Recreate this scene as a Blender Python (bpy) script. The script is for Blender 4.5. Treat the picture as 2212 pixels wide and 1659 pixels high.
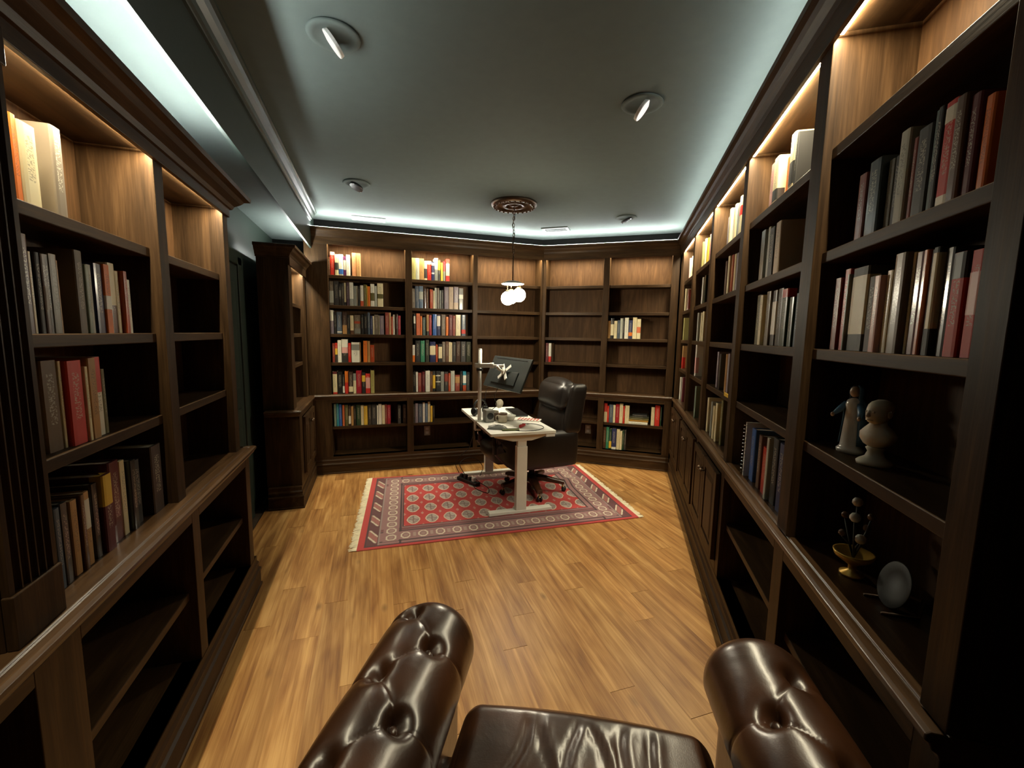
import bpy, bmesh, math, random
from mathutils import Matrix, Vector, noise
random.seed(7)
D = bpy.data; SC = bpy.context.scene; COL = SC.collection
for o in list(D.objects): D.objects.remove(o)
PI = math.pi

# ------------------------------------------------------------------ camera, world, exposure
cam = D.cameras.new('camera'); cam.sensor_width = 36; cam.lens = 14.962; cam.clip_start = .02
co = D.objects.new('camera', cam); COL.objects.link(co); SC.camera = co
right = Vector((.951716, -.306488, .017403)); up = Vector((.019177, .115939, .993071)); fwd = Vector((.306382, .944788, -.116219))
m = Matrix((right, up, -fwd)).transposed().to_4x4(); m.translation = (0, 0, 1.55); co.matrix_world = m
w = D.worlds.new('world'); SC.world = w; w.use_nodes = True
w.node_tree.nodes['Background'].inputs[0].default_value = (.5, .45, .35, 1)
w.node_tree.nodes['Background'].inputs[1].default_value = .004
SC.view_settings.view_transform = 'Standard'; SC.view_settings.look = 'None'
SC.view_settings.exposure = 0.0; SC.view_settings.gamma = 1; SC.view_settings.use_curve_mapping = False
cy = SC.cycles; cy.max_bounces = 5; cy.diffuse_bounces = 3; cy.glossy_bounces = 2; cy.transmission_bounces = 2; cy.caustics_reflective = False; cy.caustics_refractive = False; cy.adaptive_threshold = .03
E_SHELF = 560.0      # warm strips under the bookcase tops
E_COVE = 50.0; E_COVE_B = 135.0; E_COVE_L = 150.0   # cool strips on top of the crowns
E_PENDANT = 165.0    # glass globes over the desk
E_CAN = 1.5         # watts of each recessed downlight
TH = math.radians(32.5515)   # the bend between the two halves of the room
ZC = 2.74                    # ceiling

# ------------------------------------------------------------------ materials
def lin(h):
    if isinstance(h, str):
        h = h.lstrip('#'); c = [int(h[i:i+2], 16)/255 for i in (0, 2, 4)]
    else: c = h
    return tuple(x/12.92 if x <= .04045 else ((x+.055)/1.055)**2.4 for x in c) + (1,)
M = {}
def newmat(name):
    mt = D.materials.new(name); mt.use_nodes = True; nt = mt.node_tree
    b = nt.nodes['Principled BSDF']; M[name] = mt
    return mt, nt, b
def nd(nt, t, **kw):
    n = nt.nodes.new(t)
    for k, v in kw.items():
        if k.startswith('i_'): n.inputs[k[2:].replace('_', ' ')].default_value = v
        else: setattr(n, k, v)
    return n
def ramp(nt, pts):
    r = nt.nodes.new('ShaderNodeValToRGB'); e = r.color_ramp.elements
    while len(e) < len(pts): e.new(.5)
    for el, (p, c) in zip(e, pts): el.position = p; el.color = c
    return r
def plain(name, col, rough=.5, metal=0, bump=0, bscale=80, vary=.12, coat=0):
    mt, nt, b = newmat(name); L = nt.links
    c = lin(col) if isinstance(col, str) else tuple(col) + (1,)
    tc = nd(nt, 'ShaderNodeTexCoord'); n = nd(nt, 'ShaderNodeTexNoise'); n.inputs['Scale'].default_value = bscale*.25; n.inputs['Detail'].default_value = 4
    L.new(tc.outputs['Object'], n.inputs['Vector'])
    r = ramp(nt, [(.3, tuple(x*(1-vary) for x in c[:3])+(1,)), (.7, tuple(min(1, x*(1+vary)) for x in c[:3])+(1,))])
    L.new(n.outputs['Fac'], r.inputs['Fac']); L.new(r.outputs['Color'], b.inputs['Base Color'])
    b.inputs['Roughness'].default_value = rough; b.inputs['Metallic'].default_value = metal; b.inputs['Coat Weight'].default_value = coat
    if bump:
        n2 = nd(nt, 'ShaderNodeTexNoise'); n2.inputs['Scale'].default_value = bscale; n2.inputs['Detail'].default_value = 5
        L.new(tc.outputs['Object'], n2.inputs['Vector'])
        bp = nd(nt, 'ShaderNodeBump'); bp.inputs['Strength'].default_value = bump; bp.inputs['Distance'].default_value = .004
        L.new(n2.outputs['Fac'], bp.inputs['Height']); L.new(bp.outputs['Normal'], b.inputs['Normal'])
    return mt
def wood(name, axis, dark, mid, light, rough=.38, scale=1.0, figure=.5, rnd=False, lat=9, spec=.5):
    """grain runs along axis (0,1,2) of the object's own coordinates"""
    mt, nt, b = newmat(name); L = nt.links
    tc = nd(nt, 'ShaderNodeTexCoord'); mp = nd(nt, 'ShaderNodeMapping')
    s = [lat*scale]*3; s[axis] = .9*scale; mp.inputs['Scale'].default_value = s
    src = tc.outputs['Object']
    if rnd:
        oi = nd(nt, 'ShaderNodeObjectInfo'); va = nd(nt, 'ShaderNodeVectorMath', operation='ADD'); sc_ = nd(nt, 'ShaderNodeVectorMath', operation='SCALE')
        cb = nd(nt, 'ShaderNodeCombineXYZ'); L.new(oi.outputs['Random'], cb.inputs[0]); L.new(oi.outputs['Random'], cb.inputs[1])
        L.new(cb.outputs[0], sc_.inputs[0]); sc_.inputs['Scale'].default_value = 37
        L.new(src, va.inputs[0]); L.new(sc_.outputs[0], va.inputs[1]); src = va.outputs[0]
    L.new(src, mp.inputs['Vector'])
    n1 = nd(nt, 'ShaderNodeTexNoise'); n1.inputs['Scale'].default_value = 1.6; n1.inputs['Detail'].default_value = 6; n1.inputs['Roughness'].default_value = .6; n1.inputs['Distortion'].default_value = figure*2.2
    L.new(mp.outputs[0], n1.inputs['Vector'])
    mp2 = nd(nt, 'ShaderNodeMapping'); s2 = [lat*9*scale]*3; s2[axis] = 3*scale; mp2.inputs['Scale'].default_value = s2
    L.new(src, mp2.inputs['Vector'])
    n2 = nd(nt, 'ShaderNodeTexNoise'); n2.inputs['Scale'].default_value = 2; n2.inputs['Detail'].default_value = 3
    L.new(mp2.outputs[0], n2.inputs['Vector'])
    mx = nd(nt, 'ShaderNodeMix', data_type='FLOAT'); mx.inputs[0].default_value = .3
    L.new(n1.outputs['Fac'], mx.inputs[2]); L.new(n2.outputs['Fac'], mx.inputs[3])
    r = ramp(nt, [(.3, dark), (.5, mid), (.7, light)]); L.new(mx.outputs[0], r.inputs['Fac'])
    out = r.outputs['Color']
    if rnd:
        hs = nd(nt, 'ShaderNodeHueSaturation'); mr = nd(nt, 'ShaderNodeMapRange'); mr.inputs[3].default_value = .8; mr.inputs[4].default_value = 1.18
        L.new(oi.outputs['Random'], mr.inputs[0]); L.new(mr.outputs[0], hs.inputs['Value']); L.new(out, hs.inputs['Color']); out = hs.outputs['Color']
    L.new(out, b.inputs['Base Color'])
    rr = nd(nt, 'ShaderNodeMapRange'); rr.inputs[3].default_value = rough-.06; rr.inputs[4].default_value = rough+.1
    L.new(n2.outputs['Fac'], rr.inputs[0]); L.new(rr.outputs[0], b.inputs['Roughness'])
    b.inputs['Specular IOR Level'].default_value = spec
    bp = nd(nt, 'ShaderNodeBump'); bp.inputs['Strength'].default_value = .12; bp.inputs['Distance'].default_value = .002
    L.new(n2.outputs['Fac'], bp.inputs['Height']); L.new(bp.outputs['Normal'], b.inputs['Normal'])
    return mt
WD, WM, WL = (.0172, .0088, .0037, 1), (.042, .0218, .0090, 1), (.083, .0445, .0188, 1)
wood('wood_v', 2, WD, WM, WL, .46, spec=.12); wood('wood_h', 0, WD, WM, WL, .44, spec=.14); wood('wood_d', 1, WD, WM, WL, .46, spec=.12)
wood('wood_ledge', 0, (.022, .0105, .0042, 1), (.052, .026, .0105, 1), (.095, .049, .020, 1), .30, spec=.55)
wood('wood_back', 2, (.032, .0150, .0055, 1), (.064, .031, .0122, 1), (.105, .053, .0215, 1), .6, figure=.9, spec=.15)
def floor_material():
    mt, nt, b = newmat('floor_wood'); L = nt.links
    tc = nd(nt, 'ShaderNodeTexCoord'); oi = nd(nt, 'ShaderNodeObjectInfo')
    mu = nd(nt, 'ShaderNodeMath', operation='MULTIPLY'); mu.inputs[1].default_value = 53; L.new(oi.outputs['Random'], mu.inputs[0])
    cb = nd(nt, 'ShaderNodeCombineXYZ'); L.new(mu.outputs[0], cb.inputs[0]); L.new(mu.outputs[0], cb.inputs[1])
    va = nd(nt, 'ShaderNodeVectorMath', operation='ADD'); L.new(tc.outputs['Object'], va.inputs[0]); L.new(cb.outputs[0], va.inputs[1])
    def nz(sx, sy, det, dist, rough=.55):
        mp = nd(nt, 'ShaderNodeMapping'); mp.inputs['Scale'].default_value = (sx, sy, 1); L.new(va.outputs[0], mp.inputs['Vector'])
        n = nd(nt, 'ShaderNodeTexNoise'); n.inputs['Scale'].default_value = 1; n.inputs['Detail'].default_value = det; n.inputs['Distortion'].default_value = dist; n.inputs['Roughness'].default_value = rough
        L.new(mp.outputs[0], n.inputs['Vector']); return n.outputs['Fac']
    broad, fine, blot = nz(20, .95, 4, 1.3), nz(130, 4, 3, .3), nz(9, 2.2, 2, .5)
    m1 = nd(nt, 'ShaderNodeMix', data_type='FLOAT'); m1.inputs[0].default_value = .28; L.new(broad, m1.inputs[2]); L.new(fine, m1.inputs[3])
    m2 = nd(nt, 'ShaderNodeMix', data_type='FLOAT'); m2.inputs[0].default_value = .35; L.new(m1.outputs[0], m2.inputs[2]); L.new(blot, m2.inputs[3])
    r = ramp(nt, [(.30, (.120, .045, .012, 1)), (.43, (.262, .116, .033, 1)), (.52, (.37, .184, .056, 1)), (.64, (.54, .305, .110, 1))]); L.new(m2.outputs[0], r.inputs['Fac'])
    # knots
    mp = nd(nt, 'ShaderNodeMapping'); mp.inputs['Scale'].default_value = (7.5, 3.6, 1); L.new(va.outputs[0], mp.inputs['Vector'])
    v = nd(nt, 'ShaderNodeTexVoronoi'); v.inputs['Scale'].default_value = 1; v.inputs['Randomness'].default_value = 1; L.new(mp.outputs[0], v.inputs['Vector'])
    kr = nd(nt, 'ShaderNodeMapRange'); kr.inputs[1].default_value = .03; kr.inputs[2].default_value = .17; kr.inputs[3].default_value = .62; kr.inputs[4].default_value = 0; L.new(v.outputs['Distance'], kr.inputs[0])
    sel = nd(nt, 'ShaderNodeSeparateColor'); L.new(v.outputs['Color'], sel.inputs[0]); g_ = nd(nt, 'ShaderNodeMath', operation='GREATER_THAN'); g_.inputs[1].default_value = .62; L.new(sel.outputs[0], g_.inputs[0])
    k2 = nd(nt, 'ShaderNodeMath', operation='MULTIPLY'); L.new(kr.outputs[0], k2.inputs[0]); L.new(g_.outputs[0], k2.inputs[1])
    mk = nd(nt, 'ShaderNodeMix', data_type='RGBA'); mk.inputs[7].default_value = (.10, .045, .018, 1); L.new(k2.outputs[0], mk.inputs[0]); L.new(r.outputs['Color'], mk.inputs[6])
    hs = nd(nt, 'ShaderNodeHueSaturation'); mr = nd(nt, 'ShaderNodeMapRange'); mr.inputs[3].default_value = .90; mr.inputs[4].default_value = 1.12
    L.new(oi.outputs['Random'], mr.inputs[0]); L.new(mr.outputs[0], hs.inputs['Value']); L.new(mk.outputs[2], hs.inputs['Color']); L.new(hs.outputs['Color'], b.inputs['Base Color'])
    b.inputs['Roughness'].default_value = .42; b.inputs['Specular IOR Level'].default_value = .35
    bp = nd(nt, 'ShaderNodeBump'); bp.inputs['Strength'].default_value = .15; bp.inputs['Distance'].default_value = .002; L.new(fine, bp.inputs['Height']); L.new(bp.outputs['Normal'], b.inputs['Normal'])
floor_material()
wood('chair_wood', 0, (.03, .012, .006, 1), (.06, .022, .01, 1), (.09, .035, .015, 1), .3)
plain('ceiling_paint', (.108, .130, .122), .8, bump=.05, bscale=60, vary=.03); M['ceiling_paint'].node_tree.nodes['Principled BSDF'].inputs['Specular IOR Level'].default_value = .15
plain('green_paint', (.017, .027, .021), .45, bump=.05, bscale=60, vary=.06)
plain('green_trim', (.026, .036, .028), .35, vary=.05)
plain('dark_wall', (.005, .005, .0046), .95, vary=.05); M['dark_wall'].node_tree.nodes['Principled BSDF'].inputs['Specular IOR Level'].default_value = .0
plain('subfloor', (.05, .03, .015), .8)
plain('white_metal', (.78, .76, .70), .38, vary=.02); plain('white_plastic', (.72, .71, .68), .4, vary=.03)
plain('black_plastic', (.012, .012, .013), .38, vary=.1); plain('black_rubber', (.01, .01, .01), .7)
plain('dark_glass', (.012, .014, .016), .12); plain('monitor_shell', (.035, .042, .042), .33, vary=.06)
plain('brass', (.65, .45, .2), .25, metal=1); plain('bronze', (.13, .085, .055), .38, metal=.8, bump=.2, bscale=60)
plain('chrome', (.7, .7, .7), .15, metal=1); plain('outlet_plastic', (.42, .38, .30), .4, vary=.03)
plain('vent_paint', (.32, .33, .33), .4, vary=.02); plain('vent_dark', (.10, .11, .10), .6); plain('vent_dull', (.07, .08, .075), .5, vary=.03)
plain('plaster', (.60, .54, .42), .55, bump=.15, bscale=120, vary=.06); plain('glaze_white', (.62, .60, .55), .25, vary=.05); plain('glaze_blue', (.10, .22, .38), .25, vary=.2)
plain('skin_glaze', (.55, .38, .27), .35); plain('gold_leaf', (.75, .45, .08), .35, metal=.4); plain('dark_ceramic', (.02, .022, .02), .6)
plain('ceramic_tan', (.50, .44, .33), .4, vary=.1); plain('ceramic_brown', (.12, .06, .03), .4); plain('paper', (.75, .72, .64), .7, vary=.05); plain('page_edges', (.62, .54, .40), .8, vary=.15, bscale=400)
plain('grey_cloth', (.10, .10, .09), .8, bump=.3); plain('green_cloth', (.09, .10, .03), .8, bump=.3); plain('red_plastic', (.35, .02, .02), .3); plain('grey_box', (.28, .28, .26), .5)
plain('fringe_wool', (.78, .70, .52), .9); plain('stripe_red', (.45, .10, .08), .7); plain('stripe_white', (.7, .66, .6), .7)
plain('gold_card', (.80, .50, .06), .35, metal=.2)
def leather(name, dark, light, rough, coat=.35):
    mt, nt, b = newmat(name); L = nt.links
    tc = nd(nt, 'ShaderNodeTexCoord')
    n = nd(nt, 'ShaderNodeTexNoise'); n.inputs['Scale'].default_value = 5; n.inputs['Detail'].default_value = 5; L.new(tc.outputs['Object'], n.inputs['Vector'])
    r = ramp(nt, [(.35, dark), (.7, light)]); L.new(n.outputs['Fac'], r.inputs['Fac']); L.new(r.outputs['Color'], b.inputs['Base Color'])
    v = nd(nt, 'ShaderNodeTexVoronoi'); v.inputs['Scale'].default_value = 260; L.new(tc.outputs['Object'], v.inputs['Vector'])
    n2 = nd(nt, 'ShaderNodeTexNoise'); n2.inputs['Scale'].default_value = 9; n2.inputs['Detail'].default_value = 3; n2.inputs['Distortion'].default_value = 1.2; L.new(tc.outputs['Object'], n2.inputs['Vector'])
    b1 = nd(nt, 'ShaderNodeBump'); b1.inputs['Strength'].default_value = .05; b1.inputs['Distance'].default_value = .002; L.new(v.outputs['Distance'], b1.inputs['Height'])
    b2 = nd(nt, 'ShaderNodeBump'); b2.inputs['Strength'].default_value = .12; b2.inputs['Distance'].default_value = .012; L.new(n2.outputs['Fac'], b2.inputs['Height']); L.new(b1.outputs['Normal'], b2.inputs['Normal'])
    L.new(b2.outputs['Normal'], b.inputs['Normal'])
    b.inputs['Roughness'].default_value = rough; b.inputs['Specular IOR Level'].default_value = .6
    b.inputs['Coat Weight'].default_value = coat; b.inputs['Coat Roughness'].default_value = .22
leather('leather_brown', (.020, .0075, .0028, 1), (.060, .021, .0075, 1), .30)
leather('leather_dark', (.0065, .0040, .0028, 1), (.013, .0078, .0052, 1), .42, .12)
def emit(name, col, s):
    mt, nt, b = newmat(name); e = nd(nt, 'ShaderNodeEmission'); e.inputs[0].default_value = tuple(col)+(1,); e.inputs[1].default_value = s
    nt.links.new(e.outputs[0], nt.nodes['Material Output'].inputs['Surface']); nt.nodes.remove(b)
emit('led_warm', (1, .89, .62), E_SHELF); emit('led_cool', (.93, 1.0, .95), E_COVE)
emit('led_cool_back', (.95, 1.0, .96), E_COVE_B); emit('led_cool_left', (.93, 1.0, .95), E_COVE_L); emit('globe_glow', (1, .90, .68), E_PENDANT); emit('lens_glow', (1, .93, .86), 1.1)
def book_mat(name, rough, coat):
    mt, nt, b = newmat(name); L = nt.links
    oi = nd(nt, 'ShaderNodeObjectInfo'); tc = nd(nt, 'ShaderNodeTexCoord')
    sp = nd(nt, 'ShaderNodeSeparateXYZ'); L.new(tc.outputs['Object'], sp.inputs[0])
    # title print: blocks of marks along the middle of the spine
    mp = nd(nt, 'ShaderNodeMapping'); mp.inputs['Scale'].default_value = (7, 0, 55); L.new(tc.outputs['Object'], mp.inputs['Vector'])
    off = nd(nt, 'ShaderNodeVectorMath', operation='ADD'); cb = nd(nt, 'ShaderNodeCombineXYZ'); mu = nd(nt, 'ShaderNodeMath', operation='MULTIPLY'); mu.inputs[1].default_value = 91
    L.new(oi.outputs['Random'], mu.inputs[0]); L.new(mu.outputs[0], cb.inputs[0]); L.new(mu.outputs[0], cb.inputs[2])
    L.new(mp.outputs[0], off.inputs[0]); L.new(cb.outputs[0], off.inputs[1])
    nz = nd(nt, 'ShaderNodeTexNoise'); nz.inputs['Scale'].default_value = 1.0; nz.inputs['Detail'].default_value = 2; L.new(off.outputs[0], nz.inputs['Vector'])
    gt = nd(nt, 'ShaderNodeMath', operation='GREATER_THAN'); gt.inputs[1].default_value = .53; L.new(nz.outputs['Fac'], gt.inputs[0])
    def band(sock, lo, hi):
        a = nd(nt, 'ShaderNodeMath', operation='GREATER_THAN'); a.inputs[1].default_value = lo; L.new(sock, a.inputs[0])
        c = nd(nt, 'ShaderNodeMath', operation='LESS_THAN'); c.inputs[1].default_value = hi; L.new(sock, c.inputs[0])
        k = nd(nt, 'ShaderNodeMath', operation='MULTIPLY'); L.new(a.outputs[0], k.inputs[0]); L.new(c.outputs[0], k.inputs[1]); return k.outputs[0]
    prod = gt.outputs[0]
    for s_ in (band(sp.outputs[0], .28, .72), band(sp.outputs[2], .3, .86), band(sp.outputs[1], -1, .03)):
        k = nd(nt, 'ShaderNodeMath', operation='MULTIPLY'); L.new(prod, k.inputs[0]); L.new(s_, k.inputs[1]); prod = k.outputs[0]
    k = nd(nt, 'ShaderNodeMath', operation='MULTIPLY'); k.inputs[1].default_value = .5; L.new(prod, k.inputs[0])
    bw = nd(nt, 'ShaderNodeRGBToBW'); L.new(oi.outputs['Color'], bw.inputs[0])
    lt = nd(nt, 'ShaderNodeMath', operation='LESS_THAN'); lt.inputs[1].default_value = .22; L.new(bw.outputs[0], lt.inputs[0])
    ink = nd(nt, 'ShaderNodeMix', data_type='RGBA'); ink.inputs[6].default_value = (.05, .03, .03, 1); ink.inputs[7].default_value = (.55, .50, .38, 1); L.new(lt.outputs[0], ink.inputs[0])
    mx = nd(nt, 'ShaderNodeMix', data_type='RGBA'); L.new(k.outputs[0], mx.inputs[0]); L.new(oi.outputs['Color'], mx.inputs[6]); L.new(ink.outputs[2], mx.inputs[7])
    L.new(mx.outputs[2], b.inputs['Base Color']); b.inputs['Roughness'].default_value = rough; b.inputs['Coat Weight'].default_value = coat; b.inputs['Coat Roughness'].default_value = .12
book_mat('book_cloth', .55, 0); book_mat('book_jacket', .35, .5)
mt, nt, b = newmat('book_label'); oi = nd(nt, 'ShaderNodeObjectInfo'); nt.links.new(oi.outputs['Color'], b.inputs['Base Color']); b.inputs['Roughness'].default_value = .45
mt, nt, b = newmat('rug_pile'); at = nd(nt, 'ShaderNodeVertexColor'); at.layer_name = 'dye'
nz = nd(nt, 'ShaderNodeTexNoise'); nz.inputs['Scale'].default_value = 260; tc = nd(nt, 'ShaderNodeTexCoord'); nt.links.new(tc.outputs['Object'], nz.inputs['Vector'])
hs = nd(nt, 'ShaderNodeHueSaturation'); mr = nd(nt, 'ShaderNodeMapRange'); mr.inputs[3].default_value = .75; mr.inputs[4].default_value = 1.25
nt.links.new(nz.outputs['Fac'], mr.inputs[0]); nt.links.new(mr.outputs[0], hs.inputs['Value']); nt.links.new(at.outputs['Color'], hs.inputs['Color']); nt.links.new(hs.outputs['Color'], b.inputs['Base Color'])
b.inputs['Roughness'].default_value = .9; b.inputs['Sheen Weight'].default_value = .25
bp = nd(nt, 'ShaderNodeBump'); bp.inputs['Strength'].default_value = .4; bp.inputs['Distance'].default_value = .003; nt.links.new(nz.outputs['Fac'], bp.inputs['Height']); nt.links.new(bp.outputs['Normal'], b.inputs['Normal'])

# ------------------------------------------------------------------ mesh helpers
class MB:
    def __init__(s): s.v = []; s.f = []
    def box(s, x0, x1, y0, y1, z0, z1):
        n = len(s.v); s.v += [(x, y, z) for z in (z0, z1) for y in (y0, y1) for x in (x0, x1)]
        s.f += [tuple(n+i for i in q) for q in ((0,2,3,1),(4,5,7,6),(0,1,5,4),(2,6,7,3),(0,4,6,2),(1,3,7,5))]; return s
    def obox(s, c, ax, ay, az):           # oriented box: centre, three half-axis vectors
        c, ax, ay, az = map(Vector, (c, ax, ay, az)); n = len(s.v)
        s.v += [tuple(c+ax*i+ay*j+az*k) for k in (-1, 1) for j in (-1, 1) for i in (-1, 1)]
        s.f += [tuple(n+i for i in q) for q in ((0,2,3,1),(4,5,7,6),(0,1,5,4),(2,6,7,3),(0,4,6,2),(1,3,7,5))]; return s
    def poly(s, pts): n = len(s.v); s.v += [tuple(p) for p in pts]; s.f.append(tuple(range(n, n+len(pts)))); return s
    def loft(s, rings, closed=True, caps=True):
        n = len(s.v); k = len(rings[0])
        for r in rings: s.v += [tuple(p) for p in r]
        for i in range(len(rings)-1):
            for j in range(k if closed else k-1):
                a, b2 = n+i*k+j, n+i*k+(j+1) % k; s.f.append((a, b2, b2+k, a+k))
        if caps and closed:
            s.f.append(tuple(n+j for j in reversed(range(k)))); s.f.append(tuple(n+(len(rings)-1)*k+j for j in range(k)))
        return s
    def lathe(s, prof, n=20, c=(0, 0, 0), sx=1, sy=1):
        rings = [[(c[0]+r*sx*math.cos(2*PI*j/n), c[1]+r*sy*math.sin(2*PI*j/n), c[2]+z) for j in range(n)] for r, z in prof]
        return s.loft(rings)
    def tube(s, pts, r, n=8):
        pts = [Vector(p) for p in pts]; rings = []; a = None
        for i, p in enumerate(pts):
            t = (pts[min(i+1, len(pts)-1)]-pts[max(i-1, 0)]).normalized()
            if a is None: a = t.cross(Vector((0, 0, 1))) if abs(t.z) < .9 else t.cross(Vector((1, 0, 0)))
            a = (a-t*a.dot(t)).normalized(); b2 = t.cross(a); rr = r[i] if isinstance(r, (list, tuple)) else r
            rings.append([p+(a*math.cos(2*PI*j/n)+b2*math.sin(2*PI*j/n))*rr for j in range(n)])
        return s.loft(rings)
    def sphere(s, c, r, n=16, sx=1, sy=1, sz=1):
        m_ = n//2; rings = [[(c[0]+r*sx*math.sin(PI*i/m_)*math.cos(2*PI*j/n), c[1]+r*sy*math.sin(PI*i/m_)*math.sin(2*PI*j/n), c[2]-r*sz*math.cos(PI*i/m_)) for j in range(n)] for i in range(m_+1)]
        rings[0] = [(x*1e-3+c[0]*(1-1e-3), y*1e-3+c[1]*(1-1e-3), z) for x, y, z in rings[0]]
        return s.loft(rings)
    def grid(s, fn, nu, nv, wrap=False):
        n = len(s.v); s.v += [tuple(fn(i/nu, j/nv)) for i in range(nu+1) for j in range(nv+1)]
        for i in range(nu):
            for j in range(nv): a = n+i*(nv+1)+j; s.f.append((a, a+nv+1, a+nv+2, a+1))
        return s
    def sweep(s, path, prof):             # profile (outward, z) swept along a mitred path, outward = to the right when walking
        P = [Vector(p) for p in path]; rings = []
        for i, p in enumerate(P):
            d0 = (P[i]-P[i-1]).normalized() if i else (P[1]-P[0]).normalized()
            d1 = (P[i+1]-P[i]).normalized() if i < len(P)-1 else d0
            n0, n1 = Vector((d0.y, -d0.x)), Vector((d1.y, -d1.x)); k = (n0+n1)/(1+n0.dot(n1))
            rings.append([(p.x+k.x*o_, p.y+k.y*o_, z) for o_, z in prof])
        return s.loft(rings)
    def mesh(s, name):
        me = D.meshes.new(name); me.from_pydata([tuple(p) for p in s.v], [], s.f); me.update(); return me
    def build(s, name, mat, parent=None, smooth=False, bevel=0, label=None):
        me = s.mesh(name); bm = bmesh.new(); bm.from_mesh(me); bmesh.ops.recalc_face_normals(bm, faces=bm.faces); bm.to_mesh(me); bm.free()
        return link(name, me, mat, parent, smooth, bevel, label)
def link(name, me, mat, parent=None, smooth=False, bevel=0, label=None):
    if mat and not me.materials: me.materials.append(M[mat])
    if smooth: me.shade_smooth()
    o = D.objects.new(name, me); COL.objects.link(o)
    if parent: o.parent = parent
    if bevel:
        b_ = o.modifiers.new('edge', 'BEVEL'); b_.width = bevel; b_.segments = 2; b_.limit_method = 'ANGLE'; b_.angle_limit = .7
    if label: o['label'] = label
    return o
def tag(o, label, cat, group=None, kind=None):
    o['label'] = label; o['category'] = cat
    if group: o['group'] = group
    if kind: o['kind'] = kind
    return o
def thing(name, loc, rz, label, cat, group=None):
    o = D.objects.new(name, None); COL.objects.link(o); o.location = loc; o.rotation_euler = (0, 0, rz); o.empty_display_size = .1
    return tag(o, label, cat, group)
def struct(o, label=None):
    o['kind'] = 'structure'
    if label: o['label'] = label
    return o
def copy_tree(o, parent=None):
    c = o.copy(); COL.objects.link(c); c.parent = parent
    for ch in list(o.children): copy_tree(ch, c)
    return c
def rot(p, a): return (p[0]*math.cos(a)-p[1]*math.sin(a), p[0]*math.sin(a)+p[1]*math.cos(a))

# runs of shelving: origin of the upper face, direction along it (x of the run), depth = y of the run
nR = (math.cos(TH), -math.sin(TH)); dR = (math.sin(TH), math.cos(TH))
A = Vector((1.975, 4.93)); C_ = Vector((.56*nR[0]+5.13*dR[0], .56*nR[1]+5.13*dR[1]))
RUN = {'BL': ((0, 4.93), 0.0), 'BR': (tuple(A), math.atan2(C_.y-A.y, C_.x-A.x)), 'L': ((-.745, 0), PI/2),
       'L2': ((-.67, 0), PI/2), 'R': ((.575*nR[0], .575*nR[1]), math.atan2(-dR[1], -dR[0])), 'RB': ((.612*nR[0], .612*nR[1]), math.atan2(-dR[1], -dR[0]))}
LBR = (C_-A).length
def frame(run):
    (x, y), a = RUN[run]; return Matrix.Translation((x, y, 0)) @ Matrix.Rotation(a, 4, 'Z')
def W(run, u, v, z=0): return frame(run) @ Vector((u, v, z))

# ------------------------------------------------------------------ the room
FX0, FX1, FY0, FY1 = -1.3, 4.6, -1.7, 5.9
fl = struct(MB().box(FX0, FX1, FY0, FY1, -.06, -.012).build('floor', 'subfloor'), 'warm brown wood plank floor')
pm = []
for k in range(4):                      # a few plank meshes, shared
    hw, hl = .0625, (.61, .61, .45, .305)[k]
    b_ = MB().box(-hw, hw, -hl, hl, -.012, 0); pm.append(b_.mesh('plank')); pm[-1].materials.append(M['floor_wood'])
    bm = bmesh.new(); bm.from_mesh(pm[-1]); bmesh.ops.bevel(bm, geom=[e for e in bm.edges if all(v.co.z > -.001 for v in e.verts)], offset=.0007, segments=1); bm.to_mesh(pm[-1]); bm.free()
xr = FX0+.0625; row = 0
rest = MB()
while xr < FX1:
    y = .25-[0, .48, .21, .85, .62, .33][row % 6]; 
    while y < FY1-.4:
        hl = .61
        near = -.95 < xr < 3.3 and y+1.22 > .35 and y < 5.0
        # right-hand wall cuts across the planks
        inside = (xr*nR[0]+(y+1.22)*nR[1]) < .70
        if near and inside:
            o = D.objects.new('plank', pm[0]); COL.objects.link(o); o.parent = fl; o.location = (xr, y+hl, random.uniform(-.0004, .0004))
        y += 1.222
    xr += .1252; row += 1
# where the planks can not be seen the boards are one piece
struct(MB().box(FX0, FX1, FY0, .02, -.012, -.0005).build('floor_behind_chair', 'floor_wood'), 'plain wood floor behind the armchair')
struct(MB().box(FX0, FX1, FY0, FY1, ZC, ZC+.08).build('ceiling', 'ceiling_paint'), 'grey green painted ceiling')
struct(MB().box(-1.10, -1.0, FY0, 5.3, 0, ZC).build('wall_left', 'green_paint'), 'dark green wall behind the bookcases')
struct(MB().box(-1.1, 2.4, 5.172, 5.27, 0, ZC).build('wall_back', 'dark_wall'))
o = MB().box(-.2, LBR+.4, .245, .34, 0, ZC).build('wall_back_angled', 'dark_wall'); o.matrix_world = frame('BR'); struct(o)
o = MB().box(-5.6, -.80, .285, .38, 0, ZC).build('wall_right', 'dark_wall'); o.matrix_world = frame('R'); struct(o)
o = MB().box(-1.0, 2.2, 1.3, 1.4, 0, ZC).build('wall_hallway', 'dark_wall'); o.matrix_world = frame('R'); struct(o)
o = MB().box(-.885, -.80, .285, 1.3, 0, ZC).build('wall_return', 'dark_wall'); o.matrix_world = frame('R'); struct(o)
struct(MB().box(FX0, FX1, FY0, FY0+.1, 0, ZC).build('wall_behind', 'dark_wall'))
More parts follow.
